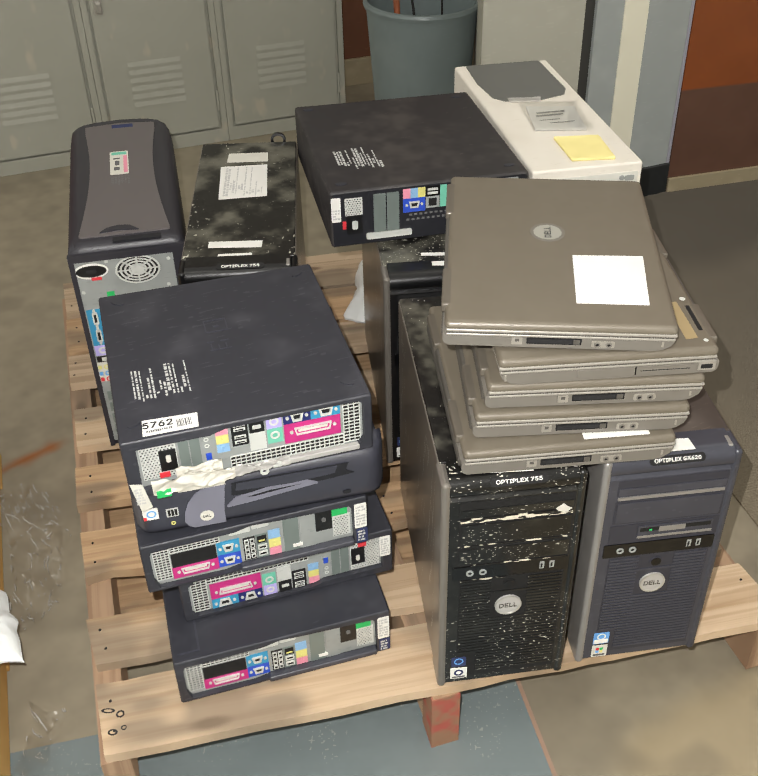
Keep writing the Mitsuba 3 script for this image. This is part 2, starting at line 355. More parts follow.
# ------------------------------------------------------------------ pallets
ZP = .14
def leftx(y): return -.456 - .353 * (y - .807)
def pallet():
    t = Thing('pallet', 'weathered wooden pallet carrying the heap of computers', 'pallet')
    spans = [((-.454, .801), (-.499, .917)), ((-.508, .952), (-.548, 1.037)), ((-.573, 1.123), (-.612, 1.225)), ((-.637, 1.29), (-.67, 1.39)),
             ((-.684, 1.449), (-.723, 1.561)), ((-.756, 1.645), (-.79, 1.743)), ((-.791, 1.753), (-.836, 1.881)), ((-.839, 1.895), (-.891, 2.036))]
    mats = ['m_wood', 'm_wood', 'm_wood_tan', 'm_wood_tan', 'm_wood', 'm_wood_grey', 'm_wood_tan', 'm_wood_grey']
    d = np.array([math.cos(.25), math.sin(.25)]); rp, rd = np.array([.548, 1.045]), np.array([-.275, .961])
    def toright(p):
        A = np.array([d, -rd]).T; s = np.linalg.solve(A, rp - p); return p + s[0] * d
    for i, (a, b) in enumerate(spans):
        jag = .0045 if i == 2 else .0012
        p0, p1 = np.array(a), np.array(b)
        q0, q1 = toright(p0), toright(p1)
        if i == 0: q0, q1 = q0 + d * .03, q1 + d * .012
        k = np.linspace(0, 1, 26)[1:-1]
        nrm = np.array([-d[1], d[0]])
        lo = [p0] + [p0 + (q0 - p0) * s + nrm * RNG.normal(0, jag) for s in k] + [q0]
        hi = [q1] + [q1 + (p1 - q1) * s + nrm * RNG.normal(0, .0012) for s in k] + [p1]
        z1 = ZP - (.0 if i not in (5, 7) else .001)
        m = trimesh.creation.extrude_polygon(Polygon(lo + hi), .018, engine='earcut'); m.apply_translation((0, 0, z1 - .018))
        s = t.add('deck_board', m, mats[i], smooth=False)
        for f in (.018, .5, .985):
            for g in (.3, .72):
                c = (p0 + (q0 - p0) * f) * (1 - g) + (p1 + (q1 - p1) * f) * g
                c = c + d * RNG.normal(0, .004)
                cy = trimesh.creation.cylinder(.0022, .0012, sections=8); cy.apply_translation((c[0], c[1], z1 + .0004))
                t.add('nail', cy, 'm_ink', parent=s, smooth=False)
    mk = [np.array(p) for p in ((-.468, .873), (-.449, .868), (-.438, .846), (-.452, .838))]
    mm = []
    for q, (rx, ry) in zip(mk, ((.010, .004), (.006, .006), (.004, .004), (.007, .005))):
        g = Point(0, 0).buffer(1).difference(Point(0, 0).buffer(.62)); from shapely import affinity
        e = trimesh.creation.extrude_polygon(affinity.scale(g, rx, ry, origin=(0, 0)), .0004, engine='earcut'); e.apply_translation((q[0], q[1], ZP - .0001)); mm.append(e)
    t.add('pencil_marks', cat(mm), 'm_ink', parent=t.key + '__deck_board', smooth=False)
    # three stringers that run under the boards
    sd = np.array([-.333, .943]); sl = 1.27
    def stringer(p, mat, w=.040):
        n_ = np.array([sd[1], -sd[0]])
        g = Polygon([p, p + n_ * w, p + n_ * w + sd * sl, p + sd * sl])
        m = trimesh.creation.extrude_polygon(g, .108, engine='earcut'); m.apply_translation((0, 0, .014)); return t.add('stringer', m, mat, smooth=False)
    stringer(np.array([-.461, .797]), 'm_stringer')
    k = stringer(np.array([.006, .912]), 'm_stringer')
    n_ = np.array([sd[1], -sd[0]]); p = np.array([.004, .9095])
    g = Polygon([p, p + n_ * .045, p + n_ * .040 + sd * .05, p + n_ * .002 + sd * .05])
    m = trimesh.creation.extrude_polygon(g, .1215, engine='earcut')
    t.add('painted_end', m, 'm_redwood', parent=k, smooth=False, label='stringer end painted red')
    stringer(np.array([.530, 1.056]), 'm_stringer')
    for a, b in ((1.125, 1.24), (1.33, 1.45), (1.52, 1.625), (1.70, 1.83), (1.98, 2.06)):
        p0, p1 = np.array([leftx(a) + .01, a]), np.array([leftx(b) + .01, b]); q0, q1 = toright(p0), toright(p1)
        m = trimesh.creation.extrude_polygon(Polygon([p0, q0, q1, p1]), .0135, engine='earcut')
        t.add('bottom_board', m, 'm_wood_tan', smooth=False)
pallet()
def pallet_left():
    t = Thing('pallet', 'yellowish wooden pallet cut off by the left edge of the frame', 'pallet', at=(-.601, .775, 0), yaw=.366)
    for i in range(7):
        t.add('deck_board', B(-1000, 0, -180 + i * 155, -180 + i * 155 + 105, 118, 136, 2), 'm_wood_yellow')
    for x in (-1000, -520, -40): t.add('stringer', B(x, x + 38, -180, 855, 14, 118, 2), 'm_wood_yellow')
    for i in (0, 3, 6): t.add('bottom_board', B(-1000, 0, -180 + i * 155, -75 + i * 155, 0, 14, 2), 'm_wood_yellow')
pallet_left()

# ------------------------------------------------------------------ small details shared by the computers (local mm, u along the face, v up)
class Face:
    """draws parts on a face that looks towards -y at depth y0, optionally turned upside down"""
    def __init__(self, t, y0, w=None, h=None, flip=False): self.t, self.y, self.w, self.h, self.flip = t, y0, w, h, flip
    def q(self, u, v): return (self.w - u, self.h - v) if self.flip else (u, v)
    def plate(self, name, u0, v0, u1, v1, mat, proud=1., back=None, r=0, parent=None, label=None, smooth=False, kind=None):
        (a, b), (c, d) = self.q(u0, v0), self.q(u1, v1); bk = self.y if back is None else back
        return self.t.add(name, FP(rect(a, b, c, d, r), bk, proud + (bk - self.y)), mat, parent, smooth, label, kind)
    def shape(self, name, g, mat, proud=1., parent=None, label=None, kind=None, smooth=35):
        from shapely import affinity
        if self.flip: g = affinity.rotate(g, 180, origin=(self.w / 2, self.h / 2))
        return self.t.add(name, FP(g, self.y, proud), mat, parent, smooth, label, kind)
    def connector(self, name, u0, v0, u1, v1, parent, pins='m_steel', long=False, flipd=False):
        """D-shaped metal connector with its two screws, one part"""
        h = v1 - v0; s = .22 * h
        g = Polygon([(u0 + 6, v1), (u1 - 6, v1), (u1 - 6 - s, v0), (u0 + 6 + s, v0)])
        k = self.shape(name, g.difference(g.buffer(-h * (.15 if long else .22))), 'm_steel', 3.2, parent, smooth=False)
        self.shape('pins', g.buffer(-h * (.33 if long else .24)), 'm_paper_dull' if long else 'm_groove', 1.4, parent, smooth=False)
        for u in (u0 + 2.4, u1 - 2.4): self.shape('screw', oval(u, (v0 + v1) / 2, 2.3, 2.3, 10), 'm_steel', 3., parent, smooth=False)
    def socket(self, u, v, r, parent, mat='m_steel', name='socket', hole='m_groove', proud=1.6):
        self.shape(name, ring(u, v, r * .55, r, 16), mat, proud, parent, smooth=False)
        self.shape('hole', oval(u, v, r * .55, r * .55, 12), hole, .6, parent, smooth=False)
    def honeycomb(self, name, u0, v0, u1, v1, parent=None, step=4.4, hole=1.35):
        self.plate('vent_backing', u0, v0, u1, v1, 'm_groove', .2, parent=parent)
        g = rect(u0, v0, u1, v1); holes = []
        for j in range(int((v1 - v0) / (step * .87))):
            for i in range(int((u1 - u0) / step)):
                u, v = u0 + step * (i + .5 + .5 * (j % 2)), v0 + step * .87 * (j + .5)
                if u + hole < u1 - .4 and v + hole < v1 - .3: holes.append(oval(u, v, hole, hole, 6))
        self.shape(name, g.difference(unary_union(holes)), 'm_steel', .9, parent, kind='stuff', smooth=False)
    def grid(self, name, u0, v0, u1, v1, parent=None, su=6., sv=5., bar=1.3, mat='m_steel'):
        self.plate('vent_backing', u0, v0, u1, v1, 'm_groove', .2, parent=parent)
        bars = []
        nu, nv = max(1, round((u1 - u0) / su)), max(1, round((v1 - v0) / sv))
        for i in range(nu + 1):
            u = u0 + (u1 - u0) * i / nu; bars.append(rect(u - bar / 2, v0, u + bar / 2, v1))
        for j in range(nv + 1):
            v = v0 + (v1 - v0) * j / nv; bars.append(rect(u0, v - bar / 2, u1, v + bar / 2))
        self.shape(name, unary_union(bars), mat, 1.1, parent, kind='stuff', smooth=False)
    def lines(self, name, u0, v0, u1, v1, rows, mat='m_ink', parent=None, seed=0, proud=.35, cols=False):
        rg = np.random.default_rng(seed); g = []
        for j in range(rows):
            v = v1 - (v1 - v0) * (j + .5) / rows; hh = (v1 - v0) / rows * .3; u = u0
            while u < u1 - 2:
                w = rg.uniform(1.2, 7); g.append(rect(u, v - hh, min(u + w, u1), v + hh)); u += w + rg.uniform(.8, 2.2)
                if rg.random() < .08: break
        return self.shape(name, unary_union(g), mat, proud, parent, smooth=False)
def top_lines(t, name, u0, v0, u1, v1, z, cols, mat, parent=None, seed=0, d=.3):
    """columns of small unreadable print on an upward face: as flat strips"""
    rg = np.random.default_rng(seed); g = []
    for j in range(cols):
        u = u0 + (u1 - u0) * (j + .5) / cols; hw = (u1 - u0) / cols * rg.uniform(.18, .42); v = v0 + rg.uniform(0, (v1 - v0) * .25)
        while v < v1 - 2:
            w = rg.uniform(2, 9); g.append(rect(u - hw, v, u + hw, min(v + w, v1))); v += w + rg.uniform(1.2, 4)
            if rg.random() < .07: break
    return t.add(name, TP(unary_union(g), z, d), mat, parent, False)

# ------------------------------------------------------------------ slim desktop computers
DW, DD, DH = 319, 348, 91
def sff_shell(t, y_open, op, mat, lip_kink=None, top_y0=0):
    """the shell: a box with softened edges, hollowed behind its rear opening OP (polygon in u, v)"""
    import manifold3d as m3
    def man(m): return m3.Manifold(m3.Mesh(np.asarray(m.vertices, np.float32), np.asarray(m.faces, np.uint32)))
    outer = B(0, DW, 0, DD, 0, DH, 3.5); cut = FP(op, 9, 30)
    r = (man(outer) - man(cut)).to_mesh()
    m = trimesh.Trimesh(r.vert_properties[:, :3], r.tri_verts, process=True)
    return t.add('shell', m, mat, smooth=30)
def feet(t, z, mat='m_navy', up=True):
    for u, v in ((22, 34), (DW - 24, 34), (26, DD - 26), (DW - 26, DD - 26)):
        g = oval(u, v, 10, 5, 20)
        from shapely import affinity
        g = affinity.rotate(g, 35 if (u < 100) == (v < 100) else -35)
        t.add('rubber_foot', TP(g, z, 1.6), mat, smooth=35)
def rear_a(t, flip, torn):
    f = Face(t, 8.5, DW, DH, flip)
    op = Polygon([(16, 10), (112, 14), (128, 9), (296, 9), (307, 20), (307, 78), (300, 84), (128, 83), (108, 77), (17, 77)])
    from shapely import affinity
    opq = affinity.rotate(op, 180, origin=(DW / 2, DH / 2)) if flip else op
    sff_shell(t, 8, opq, 'm_navy')
    p = t.add('rear_panel', FP(opq.buffer(-.4), 8.8, .6), 'm_steel_dull', smooth=False, label='bare metal rear panel')
    f.y = 8.2
    f.honeycomb('power_vent', 20, 20, 65, 75, p)
    f.plate('power_socket', 43, 30, 64, 63, 'm_black', 2.2, r=1, parent=p)
    f.plate('socket_pins', 51, 44, 57, 55, 'm_paper_dull', 3.2, r=2, parent=p)
    f.plate('voltage_switch', 40, 20, 53, 28, 'm_red', 2.6, parent=p, label='red voltage switch')
    for u in (68, 82): f.plate('slot_cover', u, 14, u + 12.5, 75, 'm_slot', 1.6, r=1, parent=p)
    f.plate('slot_cover', 97, 14, 108, 75, 'm_steel_dull', 1.2, parent=p)
    f.plate('video_socket', 100, 34, 107, 44, 'm_blue_port', 3, parent=p); f.socket(103, 56, 3.2, p); f.socket(103, 66, 3.2, p)
    for v, m in ((68, 'm_pink'), (54, 'm_lemon'), (40, 'm_sky')):
        f.plate('audio_plate', 115, v, 131, v + 14, m, 1., parent=p); f.socket(123, v + 7, 3.2, p, m)
    f.plate('usb_block', 135, 46, 156, 84, 'm_black', 1.4, parent=p)
    for v in (50, 58, 70, 77): f.plate('usb_socket', 138, v, 153, v + 4.6, 'm_steel', 2.2, parent=p); f.plate('usb_tongue', 140, v + 1.2, 151, v + 2.8, 'm_groove', 2.6, parent=p)
    f.plate('network_socket', 158, 62, 177, 84, 'm_black', 2, parent=p); f.plate('contacts', 162, 68, 173, 74, 'm_steel', 2.4, parent=p)
    f.plate('port_plate', 157, 32, 178, 61, 'm_steel', .8, parent=p)
    f.plate('keyboard_plate', 180, 62, 200, 84, 'm_purple', 1, parent=p); f.socket(190, 73, 6.4, p)
    f.plate('mouse_plate', 180, 38, 200, 62, 'm_mint', 1, parent=p); f.socket(190, 51, 6.4, p)
    f.plate('video_plate', 202, 64, 238, 84, 'm_navy_port', 1, parent=p); f.connector('video_connector', 205, 67, 235, 81, p)
    f.plate('serial_plate', 238, 64, 277, 84, 'm_cyan', 1, parent=p); f.connector('serial_connector', 242, 67, 274, 81, p)
    f.plate('parallel_plate', 202, 32, 277, 64, 'm_magenta', 1, parent=p); f.connector('parallel_connector', 209, 44, 271, 56, p, long=True)
    f.grid('side_vent', 281, 14, 303, 81, p, 6.5, 5.5)
    f.grid('lower_vent', 130, 12, 280, 29, p, 6.5, 5.2)
    return f, p, op
def rear_b(t, coa):
    f = Face(t, 8.2, DW, DH)
    op = Polygon([(11, 22), (17, 6), (110, 4), (128, 8), (150, 3), (296, 6), (298, 12), (297, 70), (292, 79), (190, 83), (150, 86), (128, 80), (14, 78), (11, 70)])
    sff_shell(t, 8, op, 'm_navy')
    p = t.add('rear_panel', FP(op.buffer(-.4), 8.8, .6), 'm_steel_dull', smooth=False, label='bare metal rear panel')
    f.grid('side_vent', 15, 14, 36, 74, p, 5.2, 5.2)
    f.grid('upper_vent', 38, 61, 106, 75, p, 6.2, 4.8)
    f.plate('blank_recess', 38, 32, 100, 58, 'm_groove', .9, parent=p, label='black empty port recess')
    f.plate('parallel_plate', 37, 10, 101, 32, 'm_magenta', 1., parent=p, label='magenta parallel port plate'); f.connector('parallel_connector', 43, 17, 95, 28, p, long=True)
    f.plate('serial_plate', 101, 35, 133, 60, 'm_cyan', 1, parent=p); f.connector('serial_connector', 103, 41, 131, 54, p)
    f.plate('video_plate', 101, 11, 133, 35, 'm_blue_port', 1, parent=p); f.connector('video_connector', 103, 17, 131, 29, p)
    f.plate('usb_block', 138, 13, 155, 57, 'm_black', 1.2, parent=p)
    for i in (0, 1):
        for v in (16, 26, 36, 46): f.plate('usb_socket', 139.5 + 8 * i, v, 146 + 8 * i, v + 8, 'm_steel', 2.4, parent=p); f.plate('usb_tongue', 141 + 8 * i, v + 2, 144.5 + 8 * i, v + 6, 'm_groove', 2.8, parent=p)
    f.plate('network_plate', 156, 12, 173, 58, 'm_slot', 1, parent=p)
    f.plate('network_socket', 158, 42, 171, 55, 'm_groove', 2, parent=p); f.plate('contacts', 160, 45, 169, 48, 'm_lemon', 2.4, parent=p)
    for v in (16, 29): f.plate('usb_socket', 158, v, 171, v + 9, 'm_steel', 2.2, parent=p); f.plate('usb_tongue', 160, v + 3, 169, v + 6, 'm_groove', 2.6, parent=p)
    for v, m in ((44, 'm_sky'), (27, 'm_lemon'), (9, 'm_pink')):
        f.plate('audio_plate', 174, v, 191, v + 17, m, 1., parent=p); f.socket(182.5, v + 8.5, 4.2, p, m)
    f.plate('slot_cover', 196, 12, 218, 76, 'm_slot', 1.8, r=1, parent=p)
    f.plate('slot_cover', 220, 12, 241, 76, 'm_steel_dull', 1.8, r=1, parent=p)
    f.plate('slot_screw', 208, 18, 222, 24, 'm_white', 2.6, parent=p); f.socket(230, 58, 5, p, 'm_white'); f.socket(231, 26, 4, p, 'm_slot')
    f.plate('cover_tab', 120, 71, 150, 79, 'm_steel', 3.6, r=2, parent=p); f.plate('cover_tab', 152, 73, 176, 81, 'm_steel', 3, r=2, parent=p)
    f.honeycomb('power_vent', 268, 18, 294, 60, p)
    f.plate('power_socket', 243, 38, 267, 77, 'm_black', 2.4, r=1, parent=p); f.plate('socket_pins', 252, 55, 258, 63, 'm_ink_grey', 3.4, r=2, parent=p)
    f.plate('green_tab', 267, 61, 290, 77, 'm_green', 2.6, parent=p, label='green power supply tab')
    t.add('lower_lip', B(130, 297, -5, 9, 2, 12, 3), 'm_bluegrey', label='shiny lower lip of the shell')
    fs = Face(t, .2, DW, DH)
    k = fs.plate('asset_sticker', 299, 32, 317, 80, 'm_white', .7, r=2, label='white asset sticker')
    fs.y = -.4; fs.lines('print', 301, 36, 315, 76, 7, 'm_print', k, 3)
    fs.y = .2
    k = fs.plate('licence_sticker', 301, 4 if not coa else 1, 318, 30, 'm_sticker_navy', .6, r=1, label='dark blue licence sticker')
    fs.y = -.3; fs.lines('print', 303, 4, 316, 27, 4, 'm_print', k, 4)
G_SFF = 'slim desktop computers in the front left stack'
Z0 = ZP + .0015; PITCH = .0915

# bottom of the stack
t = Thing('desktop_computer', 'slim desktop computer at the bottom of the stack, lying directly on the pallet boards', 'computer', G_SFF, at=(-.363, .885, Z0), yaw=.33)
rear_b(t, 0)
t.add('cover_seam', TP(Polygon([(8, 14), (40, 14), (40, 340), (37, 340), (37, 17), (8, 17)]), DH, .5), 'm_navy_bezel', smooth=False)
# fourth: other model, upright
t = Thing('desktop_computer', 'slim desktop computer second from the bottom, pink port above its blue ones, mostly covered', 'computer', G_SFF, at=(-.360, .959, Z0 + PITCH), yaw=.345)
f, p, op = rear_a(t, True, False)
fs = Face(t, .2); k = fs.plate('asset_sticker', 298, 38, 315, 80, 'm_white', .7, r=2, label='white asset sticker'); fs.y = -.4; fs.lines('print', 300, 42, 313, 76, 7, 'm_print', k, 8)
# third
t = Thing('desktop_computer', 'slim desktop computer in the middle of the stack, black recess above its pink port', 'computer', G_SFF, at=(-.394, .934, Z0 + 2 * PITCH), yaw=.345)
rear_b(t, 1)
# second from the top: front bezel outwards
def front_sff():
    t = Thing('desktop_computer', 'slim desktop computer second from the top, rounded front bezel with round badge facing out', 'computer', G_SFF, at=(-.397, .949, Z0 + 3 * PITCH), yaw=.286)
    W = 346
    t.add('shell', B(5, W - 5, 34, 370, 0, DH, 5), 'm_navy')
    # bezel: rounded nose swept over the width, its ends rounded too
    V, nu = [], 40
    prof = [(40, 1), (16, 1), (5, 4), (1, 14), (0, 30), (0, 58), (2, 72), (9, 83), (20, 89), (40, 90.5)]
    us = np.linspace(0, W, nu + 1)
    for u in us:
        e = min(u, W - u) / 26; s = 1 if e >= 1 else math.sqrt(max(0, 1 - (1 - e) ** 2))
        for y, z in prof: V.append([u, 40 - (40 - y) * (.35 + .65 * s), z])
    n = len(prof); F = []
    for i in range(nu):
        for j in range(n - 1):
            a = i * n + j; F += [[a, a + n, a + n + 1], [a, a + n + 1, a + 1]]
        F += [[i * n, (i + 1) * n - 1, (i + 2) * n - 1], [i * n, (i + 2) * n - 1, (i + 1) * n]]
    for i in (0, nu):
        c = len(V); V.append([us[i], 38, 45])
        for j in range(n): F.append([i * n + j, i * n + (j + 1) % n, c])
    m = trimesh.Trimesh(np.array(V) / 1000., np.array(F), process=False); m.fix_normals()
    bz = t.add('front_bezel', m, 'm_navy_bezel', smooth=40)
    f = Face(t, 0)
    sweep = Polygon([(64, 20), (66, 36), (72, 52), (82, 66), (96, 76), (124, 82), (121, 56), (118, 30), (118, 6), (76, 6), (68, 11)])
    f.shape('power_panel', sweep, 'm_navy_light', 1.4, bz, label='lighter grey-blue swept panel')
    f.y = -1.2; f.shape('badge', oval(94, 25, 9.2, 8.6, 24), 'm_paper_dull', 2, bz, label='round silver maker badge'); f.y = -3
    m = upright(text('DELL', 3.4, 94, 25, .4, bold=True), -3.1); t.add('badge_lettering', m, 'm_ink', bz, False)
    f.y = 0
    k = f.plate('processor_sticker', 12, 34, 32, 54, 'm_paper', .8, r=1, parent=bz, label='small white processor sticker with a blue swirl'); f.y = -.6
    f.shape('swirl', ring(23, 44, 4.5, 6.4, 18), 'm_sticker_blue', .5, bz); f.plate('red_mark', 12, 34, 16, 40, 'm_red', .6, parent=bz)
    f.y = 0
    f.plate('usb_frame', 42, 33, 58, 48, 'm_print', .8, r=1, parent=bz)
    f.y = -.6
    for u in (44, 48.5, 53): f.plate('usb_socket', u, 35, u + 3.4, 46, 'm_groove', .6, parent=bz)
    f.y = 0; f.shape('power_light', ring(49, 21, 1.7, 3.2, 16), 'm_lemon', .8, bz)
    # long drive slot with a finger scoop
    f.shape('drive_slot', Polygon([(130, 52), (132, 74), (292, 74), (288, 62), (300, 54), (262, 50), (190, 47)]), 'm_navy_deep', .7, bz, label='dark drive slot')
    f.y = -.5; f.shape('drive_door', Polygon([(136, 60), (138, 72), (276, 72), (272, 60), (210, 56)]), 'm_navy_bezel', 1.5, bz)
    f.y = 0; f.shape('finger_scoop', Polygon([(124, 34), (136, 46), (180, 54), (232, 55), (246, 48), (196, 42), (150, 36)]).buffer(2), 'm_navy_light', 1.4, bz)  # flat plate, its lighter colour paints in the sheen of the scoop
    f.y = -1.2; f.shape('scoop_hollow', Polygon([(150, 45), (182, 50), (226, 51), (196, 48), (160, 44)]), 'm_navy_deep', .5, bz)
    f.y = 0; f.shape('eject_button', oval(288, 20, 6, 3.6, 16), 'm_navy_deep', 1.2, bz)
    f.y = 0
    k = f.plate('white_strip', 62, 76, 124, 88, 'm_debris', 3, back=4, parent=bz, label='torn white paper strip')
front_sff()
# top of the stack, upside down, sticker 5762
def top_sff():
    t = Thing('desktop_computer', 'slim desktop computer on top of the stack, white sticker numbered 5762 on its upper face', 'computer', G_SFF, at=(-.388, .933, Z0 + 4 * PITCH), yaw=.342, extra=T().scale([1.018, 1.018, 1.03]))
    f, p, op = rear_a(t, False, True)
    feet(t, DH - .2)
    t.add('metal_lip', B(128, 300, -1, 7, 4, 12, 1.5), 'm_silver', label='shiny metal lip under the ports')
    k = t.add('number_sticker', TP(Polygon([(29, 6), (97, 5), (99, 33), (31, 37)]), DH, .5), 'm_paper', smooth=False, label='white sticker reading 5762 with a barcode')
    m = rotflat(text('5762', 11, 49, 25, .3, bold=True), -1.5, 49, 25); t.add('number', laid(m, DH + .5), 'm_ink', k, False)
    bars = [rect(72 + x, 12, 72 + x + w, 26) for x, w in ((0, 1.2), (2, .6), (3.6, 1.6), (6, .6), (7.6, 1.1), (10, 1.8), (13, .6), (14.6, 1.3), (17, .7))]
    t.add('barcode', TP(unary_union(bars), DH + .5, .3), 'm_ink_grey', k, False)
    top_lines(t, 'fine_print', 34, 11, 66, 15, DH + .5, 12, 'm_ink_grey', k, 5)
    k = top_lines(t, 'regulatory_print', 26, 76, 60, 146, DH, 7, 'm_print', None, 11)
    top_lines(t, 'regulatory_print', 60, 78, 100, 150, DH, 8, 'm_print', None, 12)
    g = rect(136, 205, 168, 236).difference(rect(138, 207, 166, 234)).union(rect(148, 217, 156, 221)).union(rect(134, 180, 144, 182)).union(rect(152, 180, 164, 182)).union(rect(136, 160, 166, 162)).union(rect(138, 164, 140, 176)).union(rect(148, 163, 150, 172)).union(rect(158, 163, 160, 174))
    t.add('moulded_marks', TP(g, DH, .7), 'm_navy_bezel', smooth=False)
    # torn label and crumpled backing paper hanging from the lower left of the port side
    def scrap(u0, u1, v0, v1, seed, amp=6, y=0):
        nu, nv = 26, 9; U, Vv = np.meshgrid(np.linspace(0, 1, nu), np.linspace(0, 1, nv), indexing='ij')
        q = np.c_[U.ravel() * 4, Vv.ravel() * 2.2, np.full(U.size, seed * 3.1)]
        d = meshkit.fbm(q * 2.1, 3, seed); e = meshkit.noise(q * 1.7, seed + 9)
        x = u0 + (u1 - u0) * U.ravel(); z = v0 + (v1 - v0) * Vv.ravel() + (e - .5) * 9; yy = y - 2 - d * amp
        P = np.c_[x, yy, z] / 1000.; F = []
        for i in range(nu - 1):
            for j in range(nv - 1):
                a = i * nv + j; F += [[a, a + nv, a + nv + 1], [a, a + nv + 1, a + 1]]
        P2 = P + [0, .0012, 0]; M = len(P); F = np.array(F)
        return trimesh.Trimesh(np.vstack([P, P2]), np.vstack([F, F[:, ::-1] + M]), process=False)
    t.add('torn_label', scrap(28, 132, 8, 30, 3, 22, 2), 'm_debris', smooth=True, label='torn white label scraps along the lower edge')
    t.add('torn_label', scrap(60, 118, 22, 40, 5, 16, 4), 'm_debris', smooth=True)
    t.add('torn_label', scrap(128, 205, 8, 20, 8, 8, 2), 'm_silver', smooth=True)
    f.y = -9; f.plate('green_tab', 32, 2, 50, 12, 'm_green', 1.5, back=-4, label='green plastic tab')
    k = t.add('hanging_tag', FP(Polygon([(2, 28), (17, 24), (24, -16), (10, -20)]), -3, 1.2), 'm_paper_dull', smooth=False, label='hanging off-white tag')
    f.y = -4.2; f.lines('print', 6, -8, 17, 20, 6, 'm_print', k, 6)
    f.y = 0; f.shape('lock_loop', ring(170, 2, 3, 6, 20), 'm_steel', 3, None); f.plate('lock_tab', 182, 6, 193, 14, 'm_steel', 4)
top_sff()

# ------------------------------------------------------------------ the wider desktop on the back tower
def wide_desktop():
    W, D, H = 350, 381, 105
    t = Thing('desktop_computer', 'wide black desktop computer lying flat on the back tower beside the beige tower', 'computer', None, at=(-.178, 1.496, .557), yaw=.272)
    t.add('shell', B(0, W, 2, D, 0, H, 6), 'm_navy_old')
    p = t.add('rear_panel', FP(rect(4, 4, W - 4, H - 4, 5), 6, 5), 'm_navy_deep', smooth=30)
    for u, v in ((26, 30), (W - 26, 34), (24, D - 24), (W - 30, D - 26)):
        t.add('rubber_foot', TP(oval(u, v, 10, 5, 20), H - .2, 1.6), 'm_navy')
    top_lines(t, 'regulatory_print', 34, 92, 60, 160, H, 5, 'm_print', None, 21)
    top_lines(t, 'regulatory_print', 62, 78, 112, 166, H, 9, 'm_print', None, 22)
    f = Face(t, 1)
    k = f.plate('asset_sticker', 2, 50, 18, 95, 'm_paper', .7, r=2, label='white asset sticker'); f.y = .3; f.lines('print', 4, 54, 16, 74, 4, 'm_print', k, 3); f.y = 1
    f.honeycomb('power_vent', 25, 60, 55, 92, p)
    f.plate('power_socket', 27, 25, 54, 60, 'm_black', 2, r=1, parent=p); f.plate('socket_pins', 36, 34, 46, 50, 'm_steel', 3, r=3, parent=p)
    f.plate('voltage_switch', 20, 36, 26, 50, 'm_red', 2, parent=p, label='red voltage switch')
    for u in (74, 97): f.plate('slot_cover', u, 24, u + 21, 95, 'm_slot', 2, r=1, parent=p)
    f.plate('latch_bar', 60, 12, 140, 23, 'm_steel', 4, r=3, label='metal latch bar')
    for u, m in ((125, 'm_pink'), (138, 'm_sky'), (151, 'm_lemon')): f.plate('audio_plate', u, 80, u + 13, 98, m, 1, parent=p); f.socket(u + 6.5, 88, 3.6, p, m)
    f.plate('parallel_plate', 125, 54, 164, 80, 'm_blue_port', 1, parent=p); f.connector('parallel_connector', 129, 62, 160, 74, p)
    f.plate('usb_block', 165, 80, 189, 99, 'm_black', 1.4, parent=p); f.plate('network_plate', 165, 58, 189, 80, 'm_steel_dull', 1, parent=p)
    f.plate('network_socket', 170, 62, 184, 76, 'm_groove', 1.6, parent=p)
    for v in (84, 91): f.plate('usb_socket', 168, v, 186, v + 4.5, 'm_steel', 2, parent=p)
    f.plate('mouse_plate', 190, 58, 202, 99, 'm_mint', 1, parent=p)
    for i in range(13):
        for v in (47, 38): f.plate('vent_hole', 130 + i * 9 - (5 if v == 38 else 0) + 6, v, 135 + i * 9 - (5 if v == 38 else 0) + 6, v + 3.6, 'm_ink_grey', .7, parent=p)
    f.plate('port_plate', 206, 55, 330, 98, 'm_steel_dull', 1, parent=p)
wide_desktop()

